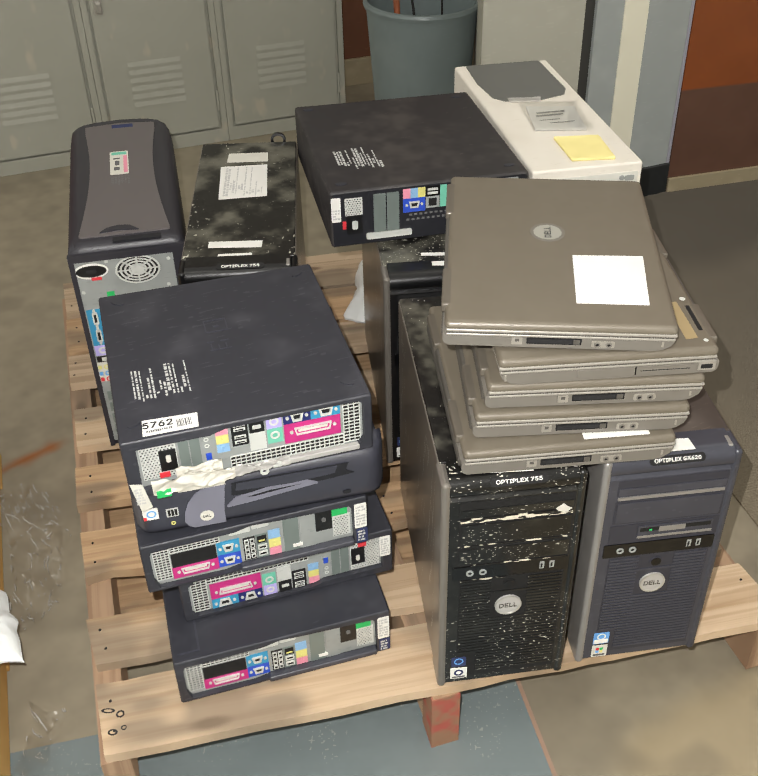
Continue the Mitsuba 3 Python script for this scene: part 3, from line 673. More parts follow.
# ------------------------------------------------------------------ mini towers
def arc(cy, cz, r, a0, a1, n=8): return [(cy - r * math.cos(a), cz + r * math.sin(a)) for a in np.radians(np.linspace(a0, a1, n))]
def tower(label, at, yaw, D, H, name_text, body, top, bezel, dark, wing, detail, drives, sticker, group, plate_angle=34):
    W = 187
    t = Thing('tower_computer', label, 'computer', group, at=at, yaw=yaw)
    t.add('case', B(4, W - 4, 40, D, 3, H - 4, 2), 'm_black')
    t.add('side_panel', B(0, 5, 42, D - 4, 4, H - 3, 2), body); t.add('side_panel', B(W - 5, W, 42, D - 4, 4, H - 3, 2), body)
    t.add('top_cover', B(2, W - 2, 40, D - 2, H - 5, H, 2), top)
    for x in (20, W - 40): t.add('rubber_foot', B(x, x + 20, 60, D - 40, 0, 4, 0), 'm_black_rubber')
    R = 17
    prof = Polygon([(44, 3), (6, 3), (1, 9), (0, 40), (0, H - 34), (5, H - 30)] + arc(R - 1, H - R, R + 1, -25, 90, 10) + [(44, H + 1)])
    bz = t.add('front_bezel', XP(prof, 9, W - 9), bezel, smooth=30)
    for s in (0, 1):
        x0, x1 = (-2, 11) if s == 0 else (W - 11, W + 2)
        t.add('bezel_wing', B(x0, x1, -2, 50, 2, H - 2, 6), wing if s == 0 else bezel, smooth=50)
    f = Face(t, 0)
    # name plate on the roll of the bezel, white sticker behind it
    rot = T().rotate([1, 0, 0], 45)
    a = math.radians(plate_angle); py, pz = R - 1 - (R + 1) * math.cos(a), H - R + (R + 1) * math.sin(a)
    def on_roll(m):
        m.apply_transform(trimesh.transformations.rotation_matrix(math.pi / 2 - a, (1, 0, 0))); m.apply_translation((0, py, pz)); m.apply_scale(.001); return m
    if name_text: k = t.add('name_plate', on_roll(_ext(poly([(60, -6), (136, -6), (136, 6), (60, 6)]).buffer(-5).buffer(5, quad_segs=6), 1.2)), 'm_pill', bz, label='black name plate with white lettering')
    if name_text:
      m = text(name_text, 5.0, 98, 0, .4, bold=True); m.apply_scale((min(1.25, 64 / (m.bounds[1][0] - m.bounds[0][0])), 1, 1)); m.apply_translation((98 - (m.bounds[0][0] + m.bounds[1][0]) / 2, 0, 1.2))
      t.add('lettering', on_roll(m), 'm_white', k, False)
    t.add('corner_clip', B(W - 17, W - 9, 8, 30, H - 6, H + 1.6, 3), 'm_wing_grey')
    if detail == 0: return t
    if sticker: t.add('paper_sticker', TP(Polygon(sticker), H + .9, .5), 'm_white', smooth=False, label='white paper sticker')
    # drive bays
    f.plate('drive_bay', 22, H - 64, 176, H - 36, dark, .6, r=2, parent=bz); f.plate('bay_door', 24, H - 62, 174, H - 50, bezel, 1.6, r=1, parent=bz)
    f.plate('bay_door', 24, H - 71, 174, H - 66, 'm_wing_grey' if drives else 'm_flaked', 1.6, r=1, parent=bz)
    f.plate('drive_bay', 22, H - 116, 176, H - 73, dark, .8, r=2, parent=bz); f.plate('bay_door', 25, H - 113, 173, H - 77, bezel, 1.8, r=1.5, parent=bz)
    f.plate('floppy_bay', 20, H - 154, 177, H - 119, dark, .7, r=2, parent=bz)
    if drives:
        d = f.plate('floppy_drive', 60, H - 146, 168, H - 124, bezel, 2, r=1.5, parent=bz); f.plate('disk_slot', 63, H - 134, 165, H - 127, 'm_groove', 2.4, parent=bz)
        f.plate('slot_flap', 90, H - 136, 128, H - 127, 'm_wing_grey', 3, parent=bz); f.plate('lower_edge', 60, H - 146, 168, H - 142, 'm_wing_grey', 2.8, parent=bz); f.plate('activity_light', 76, H - 133, 80, H - 130, 'm_green', 3, parent=bz)
    else:
        f.plate('bay_door', 23, H - 151, 174, H - 123, bezel, 1.5, r=1.5, parent=bz)
    k = f.plate('port_strip', 15, H - 181, 176, H - 156, 'm_black_gloss', 1.4, r=2, parent=bz, label='glossy black strip of front ports')
    f.y = -1.4
    for u in (39, 57): f.socket(u, H - 168, 5.2, bz, 'm_steel_dull', 'audio_socket')
    for u in (136, 150): f.plate('usb_socket', u, H - 174, u + 6.5, H - 161, 'm_steel_dull', .7, parent=bz); f.plate('usb_tongue', u + 1.4, H - 172, u + 4, H - 164, 'm_groove', 1.1, parent=bz)
    f.y = 0
    if not drives and sticker:
        for z, a_, b_ in ((H - 73, 24, 174), (H - 117, 30, 170), (H - 155, 40, 172), (H - 184, 26, 90)): f.plate('worn_edge', a_, z, b_, z + 1.8, 'm_flaked', 2.0, parent=bz)
        f.shape('chipped_patch', Polygon([(150, H - 62), (160, H - 54), (166, H - 60), (172, H - 64), (166, H - 69), (154, H - 67)]), 'm_debris', 2.2, bz, smooth=False)
    f.shape('power_button', oval(96, H - 199, 7.5, 7.5, 22), 'm_black_gloss', 2.2, bz); f.shape('button_ring', ring(96, H - 199, 7.5, 9.2, 22), dark, 1.5, bz)
    z, i = H - 190, 0
    while z > 26:
        skip = [(96 - 24, 96 + 24)] if abs(z - (H - 242)) < 25 or abs(z - (H - 199)) < 11 else []
        lo, hi = 27, 170
        if z < 70: lo = 54
        for u0, u1 in ([(lo, 70), (122, hi)] if skip else [(lo, hi)]):
            f.plate('vent_rib', u0, z, u1, z + 3.2, bezel, 1.5, parent=bz)
        z -= 6.2
    f.plate('vent_backing', 25, 22, 172, H - 183, dark, .35, parent=bz)
    b = f.shape('badge', oval(96, H - 241, 19, 18.5, 32), 'm_silver', 3.2, bz, label='round silver maker badge'); f.y = -3.2
    f.shape('badge_rim', ring(96, H - 241, 16.6, 19, 32), 'm_chrome', .8, bz)
    t.add('badge_lettering', upright(rotflat(text('DELL', 8, 96, H - 241, .5, bold=True), 0, 96, H - 241), -3.3), 'm_laptop_dark', bz, False)
    f.y = 0
    if drives:
        k = f.plate('processor_sticker', 22, 42, 46, 67, 'm_sticker_blue', .9, r=1.5, parent=bz, label='blue and white processor sticker'); f.y = -.8; f.plate('white_half', 23, 43, 45, 52, 'm_white', .4, parent=bz); f.shape('swirl', ring(34, 58, 5, 7, 18), 'm_white', .4, bz); f.y = 0
        k = f.plate('system_sticker', 22, 12, 46, 38, 'm_paper_dull', .9, r=1.5, parent=bz, label='square operating system sticker'); f.y = -.8
        for a_, b_, m_ in ((28, 27, 'm_red'), (34, 27, 'm_green'), (28, 21, 'm_sticker_blue'), (34, 21, 'm_lemon')): f.plate('flag_pane', a_, b_, a_ + 5.2, b_ + 5.2, m_, .4, parent=bz)
        f.plate('print_bar', 25, 14, 43, 18, 'm_ink_grey', .4, parent=bz)
    else:
        k = f.plate('processor_sticker', 18, 46, 40, 66, 'm_sticker_navy', .9, r=2, parent=bz, label='dull blue processor sticker'); f.y = -.8; f.shape('swirl', ring(29, 57, 5, 7, 18), 'm_sticker_blue', .4, bz); f.y = 0
        k = f.plate('system_sticker', 17, 18, 42, 42, 'm_white', .9, r=1.5, parent=bz, label='white operating system sticker'); f.y = -.8; f.shape('round_mark', ring(29.5, 31, 4, 7, 20), 'm_sticker_navy', .4, bz); f.plate('print_bar', 20, 19.5, 39, 23, 'm_ink_grey', .4, parent=bz)
    f.y = 0
    return t
GT = 'black and blue-grey mini towers on the pallet'
tower('black tower computer in front, splashed with white specks, standing under the laptop pile', (.013, .920, ZP + .0015), .169, 434, 414, 'OPTIPLEX 755', 'm_gunmetal', 'm_black_dusty', 'm_black_specks', 'm_groove', 'm_wing_dark', 1, False, [(62, 11), (118, 7), (119, 24), (64, 28)], GT)
tower('blue-grey tower computer at the right end of the pallet, ribbed front with a floppy drive', (.223, .967, ZP + .0015), .168, 434, 412, 'OPTIPLEX GX620', 'm_wing_grey', 'm_brownblack', 'm_bluegrey', 'm_bluegrey_dark', 'm_wing_grey', 1, True, [(76, 8), (124, 8), (122, 30), (90, 32)], GT)
tc = tower('glossy black tower computer behind the laptop pile, carrying the wide desktop computer', (-.085, 1.41, ZP + .0015), .165, 434, 413, None, 'm_gunmetal', 'm_black_dusty', 'm_black', 'm_groove', 'm_wing_dark', 1, False, None, GT)
for g in (Polygon([(70, 60), (118, 56), (118, 66), (71, 70)]), Polygon([(84, 26), (126, 22), (127, 36), (85, 40)])):
    tc.add('paper_sticker', TP(g, 414, .5), 'm_paper', smooth=False, label='white paper strip')
tb = tower('dusty black tower computer with a square white paper label on its top', (-.411, 1.368, ZP + .0015), .116, 492, 443, 'OPTIPLEX 755', 'm_gunmetal', 'm_black_dusty', 'm_black', 'm_groove', 'm_black', 1, False, None, GT, 72)
k = tb.add('paper_label', TP(Polygon([(48, 247), (134, 255), (131, 386), (44, 381)]), 443, .5), 'm_paper', smooth=False, label='square white paper label of fine print')
top_lines(tb, 'print', 54, 256, 126, 376, 443.5, 14, 'm_print', k, 31)
tb.add('old_label', TP(Polygon([(54, 400), (132, 400), (131, 440), (56, 440)]), 443, .4), 'm_paper_dull', smooth=False, label='dusty pale label')
k = tb.add('paper_strip', TP(Polygon([(42, 74), (130, 70), (131, 92), (42, 94)]), 443, .5), 'm_paper', smooth=False, label='white paper strip across the top')
k = tb.add('paper_strip', TP(Polygon([(58, 27), (116, 27), (115, 52), (60, 52)]), 443, .5), 'm_paper', smooth=False, label='shorter white paper strip near the front')
tb.add('lock_loop', FP(ring(150, 444, 10, 15, 24), 500, 6), 'm_black', smooth=35, label='black lock loop at the rear edge')

# ------------------------------------------------------------------ dome-topped tower, rear towards the camera
def dome_tower():
    W, D, H = 187, 494, 432
    t = Thing('tower_computer', 'dark tower computer with grey domed top panel and bare metal back, farthest left', 'computer', None, at=(-.619, 1.453, ZP + .0015), yaw=.273, extra=T().scale([1.045, 1, 1]))
    body = poly([(0, 4), (W, 4), (W + 3, D - 40), (W, D + 12), (W - 12, D + 36), (W - 42, D + 52), (W / 2, D + 58), (42, D + 52), (10, D + 38), (-3, D + 14), (-4, D - 40)])
    import shapely
    rings = []
    lay = [(0, 0), (H - 30, 0), (H - 16, -1.5), (H - 7, -5), (H - 2, -11), (H, -20)]
    base = body.buffer(0); 
    parts = []
    def ringpts(off):
        g = base.buffer(off); c = np.array(shapely.line_interpolate_point(g.exterior, np.linspace(0, 1, 90, endpoint=False), normalized=True).tolist() if False else [g.exterior.interpolate(s, normalized=True).coords[0] for s in np.linspace(0, 1, 120, endpoint=False)])
        return c
    def radial(off):
        c0 = np.array(ringpts(0)); ctr = np.array([W / 2, D / 2])
        g = base.buffer(off) if off else base
        out = []
        for p in c0:
            q = shapely.geometry.LineString([ctr, ctr + (p - ctr) * 1.2]).intersection(g.exterior)
            q = q if q.geom_type == 'Point' else list(q.geoms)[0]
            out.append((q.x, q.y))
        return np.array(out)
    V, F = [], []
    for z, off in lay:
        for x, y in radial(off): V.append((x, y, z))
    n = 120
    for i in range(len(lay) - 1):
        for j in range(n):
            a, b = i * n + j, i * n + (j + 1) % n
            F += [[a, b, b + n], [a, b + n, a + n]]
    c0, c1 = len(V), len(V) + 1; V += [(W / 2, D / 2, 0), (W / 2, D / 2, H + 3)]
    for j in range(n):
        F += [[c0, (j + 1) % n, j], [c1, (len(lay) - 1) * n + j, (len(lay) - 1) * n + (j + 1) % n]]
    m = trimesh.Trimesh(np.array(V) / 1000., np.array(F), process=False); m.fix_normals()
    t.add('shell', m, 'm_tower_shell', smooth=40)
    # grey hourglass panel on top
    L = []
    for s in np.linspace(0, 1, 14):
        y = 30 + s * 470; half = 73 - 17 * math.sin(math.pi * min(1, s * .92)) ** 1.0 - max(0, s - .93) * 40
        L.append((W / 2 - half, y))
    g = Polygon(L + [(W / 2 + 30, 514), (W / 2, 518), (W / 2 - 30, 514)] + [(W - x, y) for x, y in L[::-1]])
    pn = t.add('top_panel', TP(g.buffer(-4).buffer(4), H - 1, 4.5), 'm_tower_panel', smooth=30, label='grey hourglass-shaped top panel')
    lip = Polygon([(54, 36), (66, 50), (84, 56), (102, 52), (116, 35), (84, 40)])
    t.add('grip_lip', TP(lip, H + 3, 3.), 'm_tower_shell', pn, 30)
    t.add('rear_lip', TP(Polygon([(74, 6), (150, 4), (150, 18), (74, 20)]), H - 1.5, 4), 'm_navy_deep', smooth=30)
    k = t.add('maker_plate', TP(Polygon([(78, 484), (118, 484), (118, 500), (78, 500)]), H + 3.2, .8), 'm_sticker_navy', pn, False, label='small dark blue name plate')
    k = t.add('licence_sticker', TP(rect(73, 262, 106, 366, 3), H + 3.4, .6), 'm_paper_dull', pn, 30, label='pale licence sticker with red and green print')
    t.add('red_print', TP(rect(97, 268, 104, 345), H + 4, .2), 'm_pink', pn, False); t.add('green_print', TP(rect(76, 350, 103, 362), H + 4, .2), 'm_mint', pn, False); t.add('dark_print', TP(unary_union([rect(80, 280, 90, 294), rect(82, 302, 90, 322), rect(79, 330, 91, 336)]), H + 4, .2), 'm_ink_grey', pn, False)
    top_lines(t, 'fine_print', 74, 214, 108, 254, H + 3.4, 6, 'm_ink_grey', pn, 41, .25)
    # bare metal back
    f = Face(t, 4)
    p = f.shape('rear_panel', rect(8, 10, 164, 404, 3), 'm_steel_dull', 2, label='bare grey metal rear panel'); f.y = 2
    t.add('rear_frame', cat([FP(rect(0, 0, 8, 410), 6, 7), FP(rect(164, 0, W, 410), 6, 7), FP(rect(0, 404, W, 418), 6, 7)]), 'm_tower_shell', smooth=False)
    f.shape('socket_surround', oval(32, 384, 27, 15, 30), 'm_white', .8, p, label='pale oval around the power socket'); f.shape('power_socket', oval(32, 384, 24, 11, 26), 'm_black', 2, p); f.plate('socket_pins', 24, 381, 40, 388, 'm_ink', 3, r=2, parent=p); f.plate('voltage_switch', 30, 366, 46, 372, 'm_red', 1.6, parent=p, label='red voltage switch')
    fc = (105, 378)
    f.shape('fan_hollow', oval(*fc, 36, 27, 32), 'm_groove', .4, p)
    from shapely import affinity
    rings = []
    for r in (36, 29, 22, 15): rings.append(ring(0, 0, r - 3.2, r, 36))
    spokes = [affinity.rotate(rect(-1.5, 8, 1.5, 36), a, origin=(0, 0)) for a in range(0, 360, 45)]
    grille = affinity.translate(affinity.scale(unary_union(rings + spokes + [oval(0, 0, 11, 11)]), 1, .76, origin=(0, 0)), *fc)
    f.shape('fan_grille', grille, 'm_steel', 2, p, smooth=False, label='round fan grille of rings and spokes')
    f.shape('screw', oval(13, 344, 3, 3, 12), 'm_steel', 1.6, p); f.shape('screw', oval(150, 341, 3, 3, 12), 'm_steel', 1.6, p); f.shape('screw', oval(58, 400, 3, 3, 12), 'm_steel', 1.6, p); f.shape('screw', oval(156, 392, 3, 3, 12), 'm_steel', 1.6, p)
    f.plate('green_tab', 49, 328, 61, 340, 'm_green', 2, parent=p); f.plate('white_dot', 51, 322, 60, 332, 'm_white', 2.4, parent=p)
    f.plate('serial_plate', 10, 232, 34, 308, 'm_cyan', 1, parent=p, label='cyan serial port plate')
    for v in (277, 240):
        f.plate('serial_connector', 18, v, 27, v + 26, 'm_steel', 3, r=3, parent=p); f.plate('pins', 20.5, v + 5, 24.5, v + 21, 'm_groove', 3.4, parent=p)
        for w in (v - 3, v + 29): f.shape('screw', oval(22.5, w, 2.4, 2.4, 10), 'm_steel', 3, p)
    f.plate('keyboard_plate', 10, 210, 34, 232, 'm_purple', 1, parent=p); f.socket(23, 221, 7, p)
    f.plate('usb_block', 10, 196, 34, 208, 'm_black', 1.6, parent=p); f.plate('usb_socket', 18, 198, 32, 206, 'm_steel', 2.2, parent=p)
    f.plate('audio_plate', 8, 152, 34, 195, 'm_paper_dull', 1, parent=p)
    for v, m in ((184, 'm_lemon'), (170, 'm_sticker_blue'), (157, 'm_red')): f.socket(23, v, 5, p, m); f.plate('colour_tab', 9, v - 4, 15, v + 4, m, 1.3, parent=p)
    for i in range(4): f.plate('slot_cover', 14, 30 + i * 26, 150, 50 + i * 26, 'm_slot', 1.4, parent=p)
    f.plate('parallel_plate', 40, 240, 60, 310, 'm_magenta', 1, parent=p)
dome_tower()

# ------------------------------------------------------------------ beige tower at the back
def beige_tower():
    W, D, H = 212, 537, 500
    t = Thing('tower_computer', 'beige tower computer at the back with a grey panel and papers on its top', 'computer', None, at=(.168, 1.631, ZP + .0015), yaw=.254)
    t.add('shell', B(0, W, 0, D, 0, H, 5), 'm_beige')
    g = Polygon([(24, D - 6), (192, D - 6), (194, D - 176), (180, D - 206), (114, D - 226), (50, D - 216), (30, D - 194), (20, D - 110)])
    t.add('top_panel', TP(g.buffer(-8).buffer(8), H - .5, 2), 'm_grey_insert', smooth=30, label='dark grey inset panel with a rounded near edge')
    f = Face(t, 0)
    p = f.plate('rear_panel', 14, 14, W - 8, H - 18, 'm_beige_side', 1.5, r=3, smooth=30); f.y = -1.5
    f.shape('screw', oval(172, H - 28, 5, 5, 16), 'm_steel_dull', 2, p); f.plate('latch', 178, H - 34, 196, H - 24, 'm_steel_dull', 2, r=2, parent=p); f.plate('panel_groove', 20, H - 40, W - 20, H - 38, 'm_grey_insert', .4, parent=p)
    f.grid('vent', 30, 300, 110, 420, p, 9, 9, 2.4, 'm_beige_side')
beige_tower()
TB = (.168, 1.631, ZP + .0015)
def sheet(g, z, thick, seed, amp, step=9):
    """a paper sheet with slight waves: polygon in mm on a plane, as a thin solid"""
    x0, y0, x1, y1 = g.bounds; nu, nv = max(4, int((x1 - x0) / step)), max(4, int((y1 - y0) / step))
    q = list(g.exterior.coords)[:4]; P = []
    for i in range(nu + 1):
        for j in range(nv + 1):
            s, r = i / nu, j / nv
            P.append((1 - s) * (1 - r) * np.array(q[0]) + s * (1 - r) * np.array(q[1]) + s * r * np.array(q[2]) + (1 - s) * r * np.array(q[3]))
    P = np.array(P); d = meshkit.fbm(np.c_[P / 26., np.full(len(P), seed)], 3, seed) * amp
    top = np.c_[P, z + thick + d]; bot = np.c_[P, z + 0 * d]; F = []
    M = len(P); idx = lambda i, j: i * (nv + 1) + j
    for i in range(nu):
        for j in range(nv):
            a, b, c, e = idx(i, j), idx(i + 1, j), idx(i + 1, j + 1), idx(i, j + 1)
            F += [[a, b, c], [a, c, e], [M + a, M + c, M + b], [M + a, M + e, M + c]]
    for i in range(nu):
        for j, s in ((0, 1), (nv, -1)):
            a, b = idx(i, j), idx(i + 1, j); F += [[a, M + a, M + b], [a, M + b, b]]
    for j in range(nv):
        for i in (0, nu):
            a, b = idx(i, j), idx(i, j + 1); F += [[a, b, M + b], [a, M + b, M + a]]
    return trimesh.Trimesh(np.vstack([top, bot]) / 1000., np.array(F), process=False)
t = Thing('paper_note', 'yellow paper note lying on the near end of the beige tower', 'note', at=TB, yaw=.254)
t.one(sheet(Polygon([(84, 26), (164, 18), (170, 118), (84, 126)]), 500.4, .6, 3, 7), 'm_yellow_note', True)
t = Thing('document_pouch', 'clear plastic pouch of papers on the beige tower between the note and grey panel', 'pouch', at=TB, yaw=.254)
t.add('papers', sheet(Polygon([(62, 168), (160, 150), (176, 262), (80, 282)]), 500.4, .5, 5, 3), 'm_paper', smooth=True)
t.add('printed_lines', TP(unary_union([rect(84, 226, 140, 232), rect(90, 240, 148, 246), rect(84, 206, 126, 209), rect(100, 190, 150, 193)]), 503.2, .3), 'm_ink_grey', smooth=False)
t.add('plastic_cover', sheet(Polygon([(56, 160), (172, 144), (186, 284), (70, 300)]), 504, .4, 7, 4), 'm_wrap', smooth=True)
t = Thing('tape_strip', 'curled strip of clear tape at the edge of the grey panel on the beige tower', 'tape', at=TB, yaw=.254)
t.one(sheet(Polygon([(56, 312), (120, 304), (126, 324), (58, 332)]), 500.6, .5, 9, 5, 6), 'm_tape', True)

# ------------------------------------------------------------------ laptops
def laptop(label, at, yaw, w, d, h, turned=False, tilt=0., jackoff=0):
    """hinge along x = 0 (the left), left side of the machine faces the camera; 'turned' ones lie the other way round"""
    ex = T().rotate([1, 0, 0], tilt)
    if turned: ex = ex @ T().translate([w / 1000., d / 1000., 0]).rotate([0, 0, 1], 180)
    t = Thing('laptop', label, 'laptop', 'grey laptops in the pile', at=at, yaw=yaw, extra=ex)
    zs = h * .56
    # base: cross-section in (x, z), swept along y, its front end (x = w) rounded under; then lid
    base = Polygon([(8, 2), (3, 5), (1, 10), (1, zs - 3), (4, zs), (w - 3, zs), (w - 2, zs - 3), (w - 6, zs * .45), (w - 16, 3), (w - 26, 1)])
    m = FP(base.buffer(0), d - 1.5, d - 3)
    b = t.add('base', m, 'm_laptop_side', smooth=25)
    t.add('base_underside', B(10, w - 26, 6, d - 6, .0, 3), 'm_laptop_dark', smooth=False)
    lid = B(3, w, 0, d, zs + 1.2, h, 7)
    l = t.add('lid', lid, 'm_lid', smooth=40)
    t.add('lid_rim_highlight', B(5, w - .6, -.8, d + .8, zs + 1.6, zs + 6.5, 2.2), 'm_trim', l, 40)  # brighter strip paints the highlight line along the lower lid edge
    t.add('base_rim_highlight', B(5, w - 2, .3, d - .3, zs - 4.5, zs - .2, 2), 'm_trim', b, 40)  # likewise a painted highlight, along the top edge of the base
    t.add('seam', B(6, w - 5, 1.2, d - 1.2, zs - .5, zs + 1.9), 'm_laptop_dark', smooth=False)
    for y0, y1 in ((d * .10, d * .32), (d * .70, d * .93)):
        hg = t.add('hinge_cover', B(-2, 11, y0, y1, h - 13, h, 3), 'm_hinge', smooth=40, label='hinge cover at the back edge')
    t.add('hinge_barrel', B(-1, 8, d * .33, d * .69, zs - 4, h - 4, 4), 'm_laptop_dark', smooth=40)
    t.add('battery', B(-1, 6, d * .05, d * .95, 3, zs - 5, 2), 'm_laptop_dark', smooth=40)
    if not turned:
        g = oval(w * .485, d * .575, 22, 22, 40)
        bd = t.add('badge', TP(g, h - .3, .6), 'm_chrome', l, 35, label='round chrome maker badge')
        t.add('badge_rim', TP(ring(w * .485, d * .575, 19, 23.5, 40), h - .3, .9), 'm_laptop_side', l, 35)
        mt = rotflat(text('DELL', 8.5, w * .485, d * .575, .25, bold=True), 90, w * .485, d * .575); t.add('badge_lettering', laid(mt, h + .3), 'm_ink', l, False)
        f = Face(t, 1.5)
        o = jackoff
        f.plate('vent_slot', 84 + o, zs * .30, 97 + o, zs * .78, 'm_trim', 1., r=1, parent=b); f.plate('lock_slot', 88 + o, zs * .52, 93 + o, zs * .7, 'm_laptop_dark', 1.4, parent=b)
        f.plate('card_slot', 102 + o, zs * .36, 168 + o, zs * .80, 'm_groove', .9, r=1, parent=b, label='dark card slot')
        f.plate('card_blank', 104 + o, zs * .44, 156 + o, zs * .70, 'm_ink', 1.3, parent=b); f.plate('eject_button', 158 + o, zs * .42, 166 + o, zs * .74, 'm_laptop_dark', 1.8, r=1, parent=b)
        f.plate('jack_plate', 180 + o, zs * .22, 208 + o, zs * .66, 'm_trim', .8, r=2, parent=b)
        f.y = .8
        for u in (187, 201): f.socket(u + o, zs * .44, 3.9, b, 'm_laptop_side', 'audio_jack')
        f.y = 1.5
        f.plate('status_light', w - 18, zs * .38, w - 15.5, zs * .72, 'm_trim', .7, parent=b)
    else:      # the other long side of the machine, seen when turned: bay doors and a connector
        yb = d - 1.5
        def back(name, u0, z0, u1, z1, mat, proud, label=None):     # on the far side in its own frame, which faces the camera
            t.add(name, B(w - u1, w - u0, yb - 1, yb + proud, z0, z1, .6), mat, b, 35, label)
        back('bay_door', 98, zs * .2, 170, zs * .8, 'm_laptop_side', .9); back('optical_drive', 172, zs * .2, 246, zs * .8, 'm_laptop_side', .9)
        back('drive_seam', 170, zs * .2, 172, zs * .8, 'm_groove', .3); back('drive_slot', 176, zs * .46, 240, zs * .53, 'm_groove', 1.1)
        back('modem_socket', 250, zs * .3, 272, zs * .9, 'm_trim', 1.4); back('socket_mouth', 253, zs * .42, 268, zs * .72, 'm_groove', 1.8); back('status_light', 8, zs * .3, 10.5, zs * .75, 'm_trim', .8)
        t.add('hinge_shadow_gap', B(12.6, 18, d - 96, d - 40, h - .3, h + .3), 'm_groove', smooth=False)
        t.add('lid_screw', TP(oval(16, d - 18, 3, 3, 14), h - .2, .6), 'm_steel', l); t.add('lid_screw', TP(oval(16, d - 112, 4, 4, 14), h - .2, .6), 'm_steel', l)
        t.add('tape_residue', TP(Polygon([(24, d - 24), (40, d - 22), (41, d - 104), (26, d - 106)]), h - .1, .4), 'm_tan', l, False, label='tan strip of old tape')
    return t
zt = ZP + .417
hl = .0398
laptop('grey laptop at the bottom of the pile, resting directly on the two front towers', (.035, .932, zt), .146, 278, 338, 39)
laptop('grey laptop second from the bottom of the pile, white paper strip beneath it', (.048, .958, zt + hl), .096, 277, 338, 39, jackoff=4)
laptop('grey laptop in the middle of the pile, directly under the askew one', (.062, .968, zt + 2 * hl), .093, 277, 338, 39, jackoff=8)
laptop('grey laptop second from the top, set askew, tan tape residue on its right corner', (.077, .964, zt + 3 * hl), .125, 277, 335, 39, turned=True)
lt = laptop('grey laptop on top of the pile, round badge and white paper label on its lid', (.008, .990, zt + 4 * hl + .001), -.024, 282, 368, 37, tilt=2.0)
k = lt.add('paper_label', TP(Polygon([(163, 46), (252, 46), (258, 157), (166, 155)]), 37, .6), 'm_paper', smooth=False, label='square white paper label')
t = Thing('paper_strip', 'narrow white paper strip between the two lowest laptops, at their right front', 'paper', at=(.035, .932, zt), yaw=.146)
t.one(B(158, 244, 8, 60, 39.0, 39.2), 'm_white', False)

# ------------------------------------------------------------------ plastic sheets and bags
def crumple(corners, nu, nv, zfun, seed):
    c = np.array(corners, float); P = []
    for i in range(nu + 1):
        for j in range(nv + 1):
            s, r = i / nu, j / nv
            P.append((1 - s) * (1 - r) * c[0] + s * (1 - r) * c[1] + s * r * c[2] + (1 - s) * r * c[3])
    P = np.array(P); P = P + np.c_[meshkit.fbm(np.c_[P * 14, np.full(len(P), 1.)], 3, seed) - .5, meshkit.fbm(np.c_[P * 14, np.full(len(P), 7.)], 3, seed) - .5] * .05
    z = zfun(P); V = np.c_[P, z]; F = []
    for i in range(nu):
        for j in range(nv):
            a = i * (nv + 1) + j; b = a + nv + 1; F += [[a, b, b + 1], [a, b + 1, a + 1]]
    return trimesh.Trimesh(V, np.array(F), process=False)
def ridges(P, s, seed):
    a = meshkit.fbm(np.c_[P * s, np.full(len(P), seed * 1.7)], 3, seed); return 1 - np.abs(2 * a - 1)
def zwrap(P):
    edge = (P[:, 0] + .645 + (P[:, 1] - .9) * .38)          # distance from the left pallet's side, roughly
    return .003 + .10 * np.clip(1 - (edge + .03) / .12, 0, 1) ** 1.5 * .6 + .035 * np.clip(ridges(P, 11, 3) - .45, 0, 1) * 1.6 + .016 * np.clip(ridges(P, 40, 5) - .2, 0, 1) + .006 * ridges(P, 90, 9)
def zwrap2(P): return .004 + .10 * np.clip(1 - np.abs(P[:, 0] + .60 + (P[:, 1] - .8) * .38) / .05, 0, 1) + .02 * ridges(P, 30, 8)
def glint_strips(m, n, seed, big):
    """painted glints on the film creases: short narrow pale strips along its ridges"""
    rg = np.random.default_rng(seed); V, Fc = np.array(m.vertices), np.array(m.faces); nb = {}
    for a, b, c in Fc:
        for x, y in ((a, b), (b, c), (c, a)): nb.setdefault(x, set()).add(y); nb.setdefault(y, set()).add(x)
    out = []
    for _ in range(n):
        i = rg.integers(len(V)); path = [i]
        for k in range(rg.integers(1, big)):
            c = [j for j in nb[path[-1]] if j not in path]
            if not c: break
            path.append(max(c, key=lambda j: V[j][2] + rg.normal(0, .003)))
        if len(path) < 2: continue
        P = V[path]; w = rg.uniform(.0004, .0011)
        d = np.gradient(P, axis=0); nrm = np.c_[-d[:, 1], d[:, 0], 0 * d[:, 0]]; nrm /= np.linalg.norm(nrm, axis=1, keepdims=True) + 1e-9
        taper = np.sin(np.linspace(.25, math.pi - .25, len(P)))[:, None] * w
        A, Bb = P + nrm * taper + [0, 0, .001], P - nrm * taper + [0, 0, .001]; C = P + [0, 0, .0024]
        k = len(P); F = []
        for q in range(k - 1):
            F += [[q, q + 1, 2 * k + q + 1], [q, 2 * k + q + 1, 2 * k + q], [2 * k + q, 2 * k + q + 1, k + q + 1], [2 * k + q, k + q + 1, k + q]]
        out.append(trimesh.Trimesh(np.vstack([A, Bb, C]), np.array(F), process=False))
    return cat(out)
def wrap(label, m, n, seed, big):
    t = Thing('stretch_wrap', label, 'plastic wrap'); t.add('film', m, 'm_wrap', smooth=False); t.add('crease_glint', glint_strips(m, n, seed, big), 'm_glint', smooth=False, label='whitish strips along the film creases, painted as glints', kind='stuff')
wrap('crumpled clear stretch wrap on the floor left of the pallet', crumple([(-.85, 1.44), (-.685, 1.06), (-.635, 1.16), (-.735, 1.42)], 64, 46, zwrap, 4), 130, 3, 5)
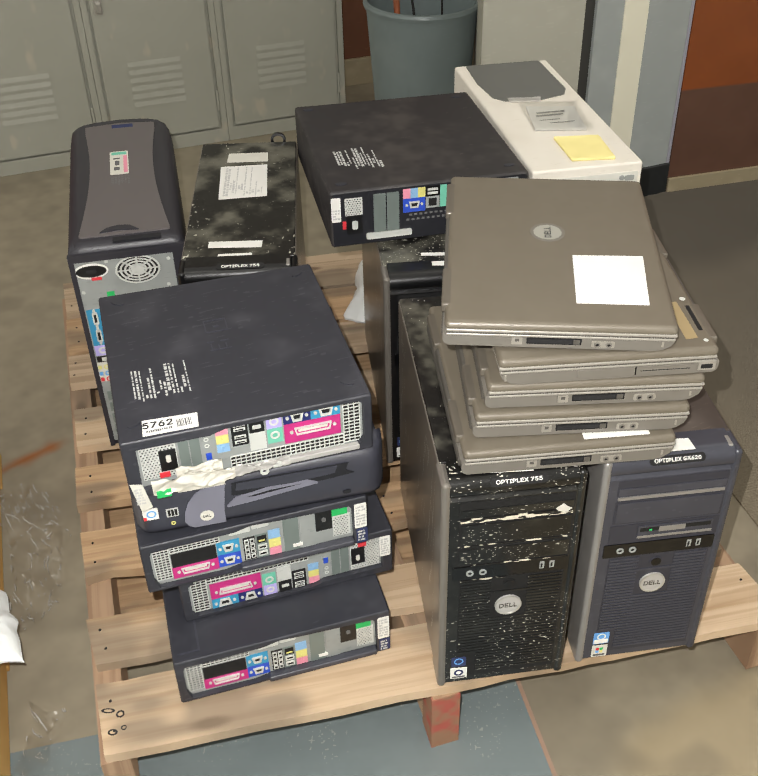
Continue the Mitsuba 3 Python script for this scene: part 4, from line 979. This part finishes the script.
wrap('loose strand of clear stretch wrap hanging from the left pallet edge', crumple([(-.625, .95), (-.575, .80), (-.555, .81), (-.59, .96)], 30, 14, zwrap2, 6), 14, 5, 5)
def bagmesh(corners, z0, hgt, seed, n=40):
    m = crumple(corners, n, n, lambda P: np.zeros(len(P)), seed); V = np.array(m.vertices); s = np.linspace(0, 1, n + 1); S, R = np.meshgrid(s, s, indexing='ij')
    bump = (np.sin(math.pi * S) * np.sin(math.pi * R)).ravel() ** .6
    top = V.copy(); top[:, 2] = z0 + bump * hgt * (.5 + .9 * ridges(V[:, :2], 17, seed) * .8) + .004 * ridges(V[:, :2], 50, seed + 1)
    bot = V.copy(); bot[:, 2] = z0 - .0005; M = len(V); F = np.array(m.faces)
    return trimesh.Trimesh(np.vstack([top, bot]), np.vstack([F, F[:, ::-1] + M]), process=False)
Thing('plastic_bag', 'crumpled white plastic bag on the left pallet, cut off by the frame', 'bag').one(bagmesh([(-1.0, 1.30), (-.90, .92), (-.615, .955), (-.70, 1.10)], .137, .05, 12), 'm_bag', True)
Thing('plastic_bag', 'small white plastic bag leaning beside the back tower between the computers', 'bag').one(bagmesh([(-.215, 1.90), (-.115, 1.87), (-.10, 2.20), (-.165, 2.21)], .1405, .05, 15, 30), 'm_bag', True)

# ------------------------------------------------------------------ unseen ceiling lamps, added for ambient light
def added_ceiling_lamp(x, y, label, power):
    t = Thing('added_ceiling_lamp', label, 'ceiling lamp', 'unseen ceiling lamps added for ambient light', at=(x, y, 3.35))
    t.add('housing', B(-640, 640, -160, 160, 12, 80, 6), 'm_white')
    m = B(-600, 600, -125, 125, 0, 11)
    k = t.add('diffuser', m, 'm_lamp', smooth=False)
    scene[k]['emitter'] = {'type': 'area', 'radiance': rgb(*[power * c for c in (1., .955, .87)])}
added_ceiling_lamp(-.7, .4, 'long unseen ceiling lamp above the camera, added for ambient light', 2.2)
added_ceiling_lamp(.9, 2.2, 'long unseen ceiling lamp above the back of the pallet, added for ambient light', 2.4)
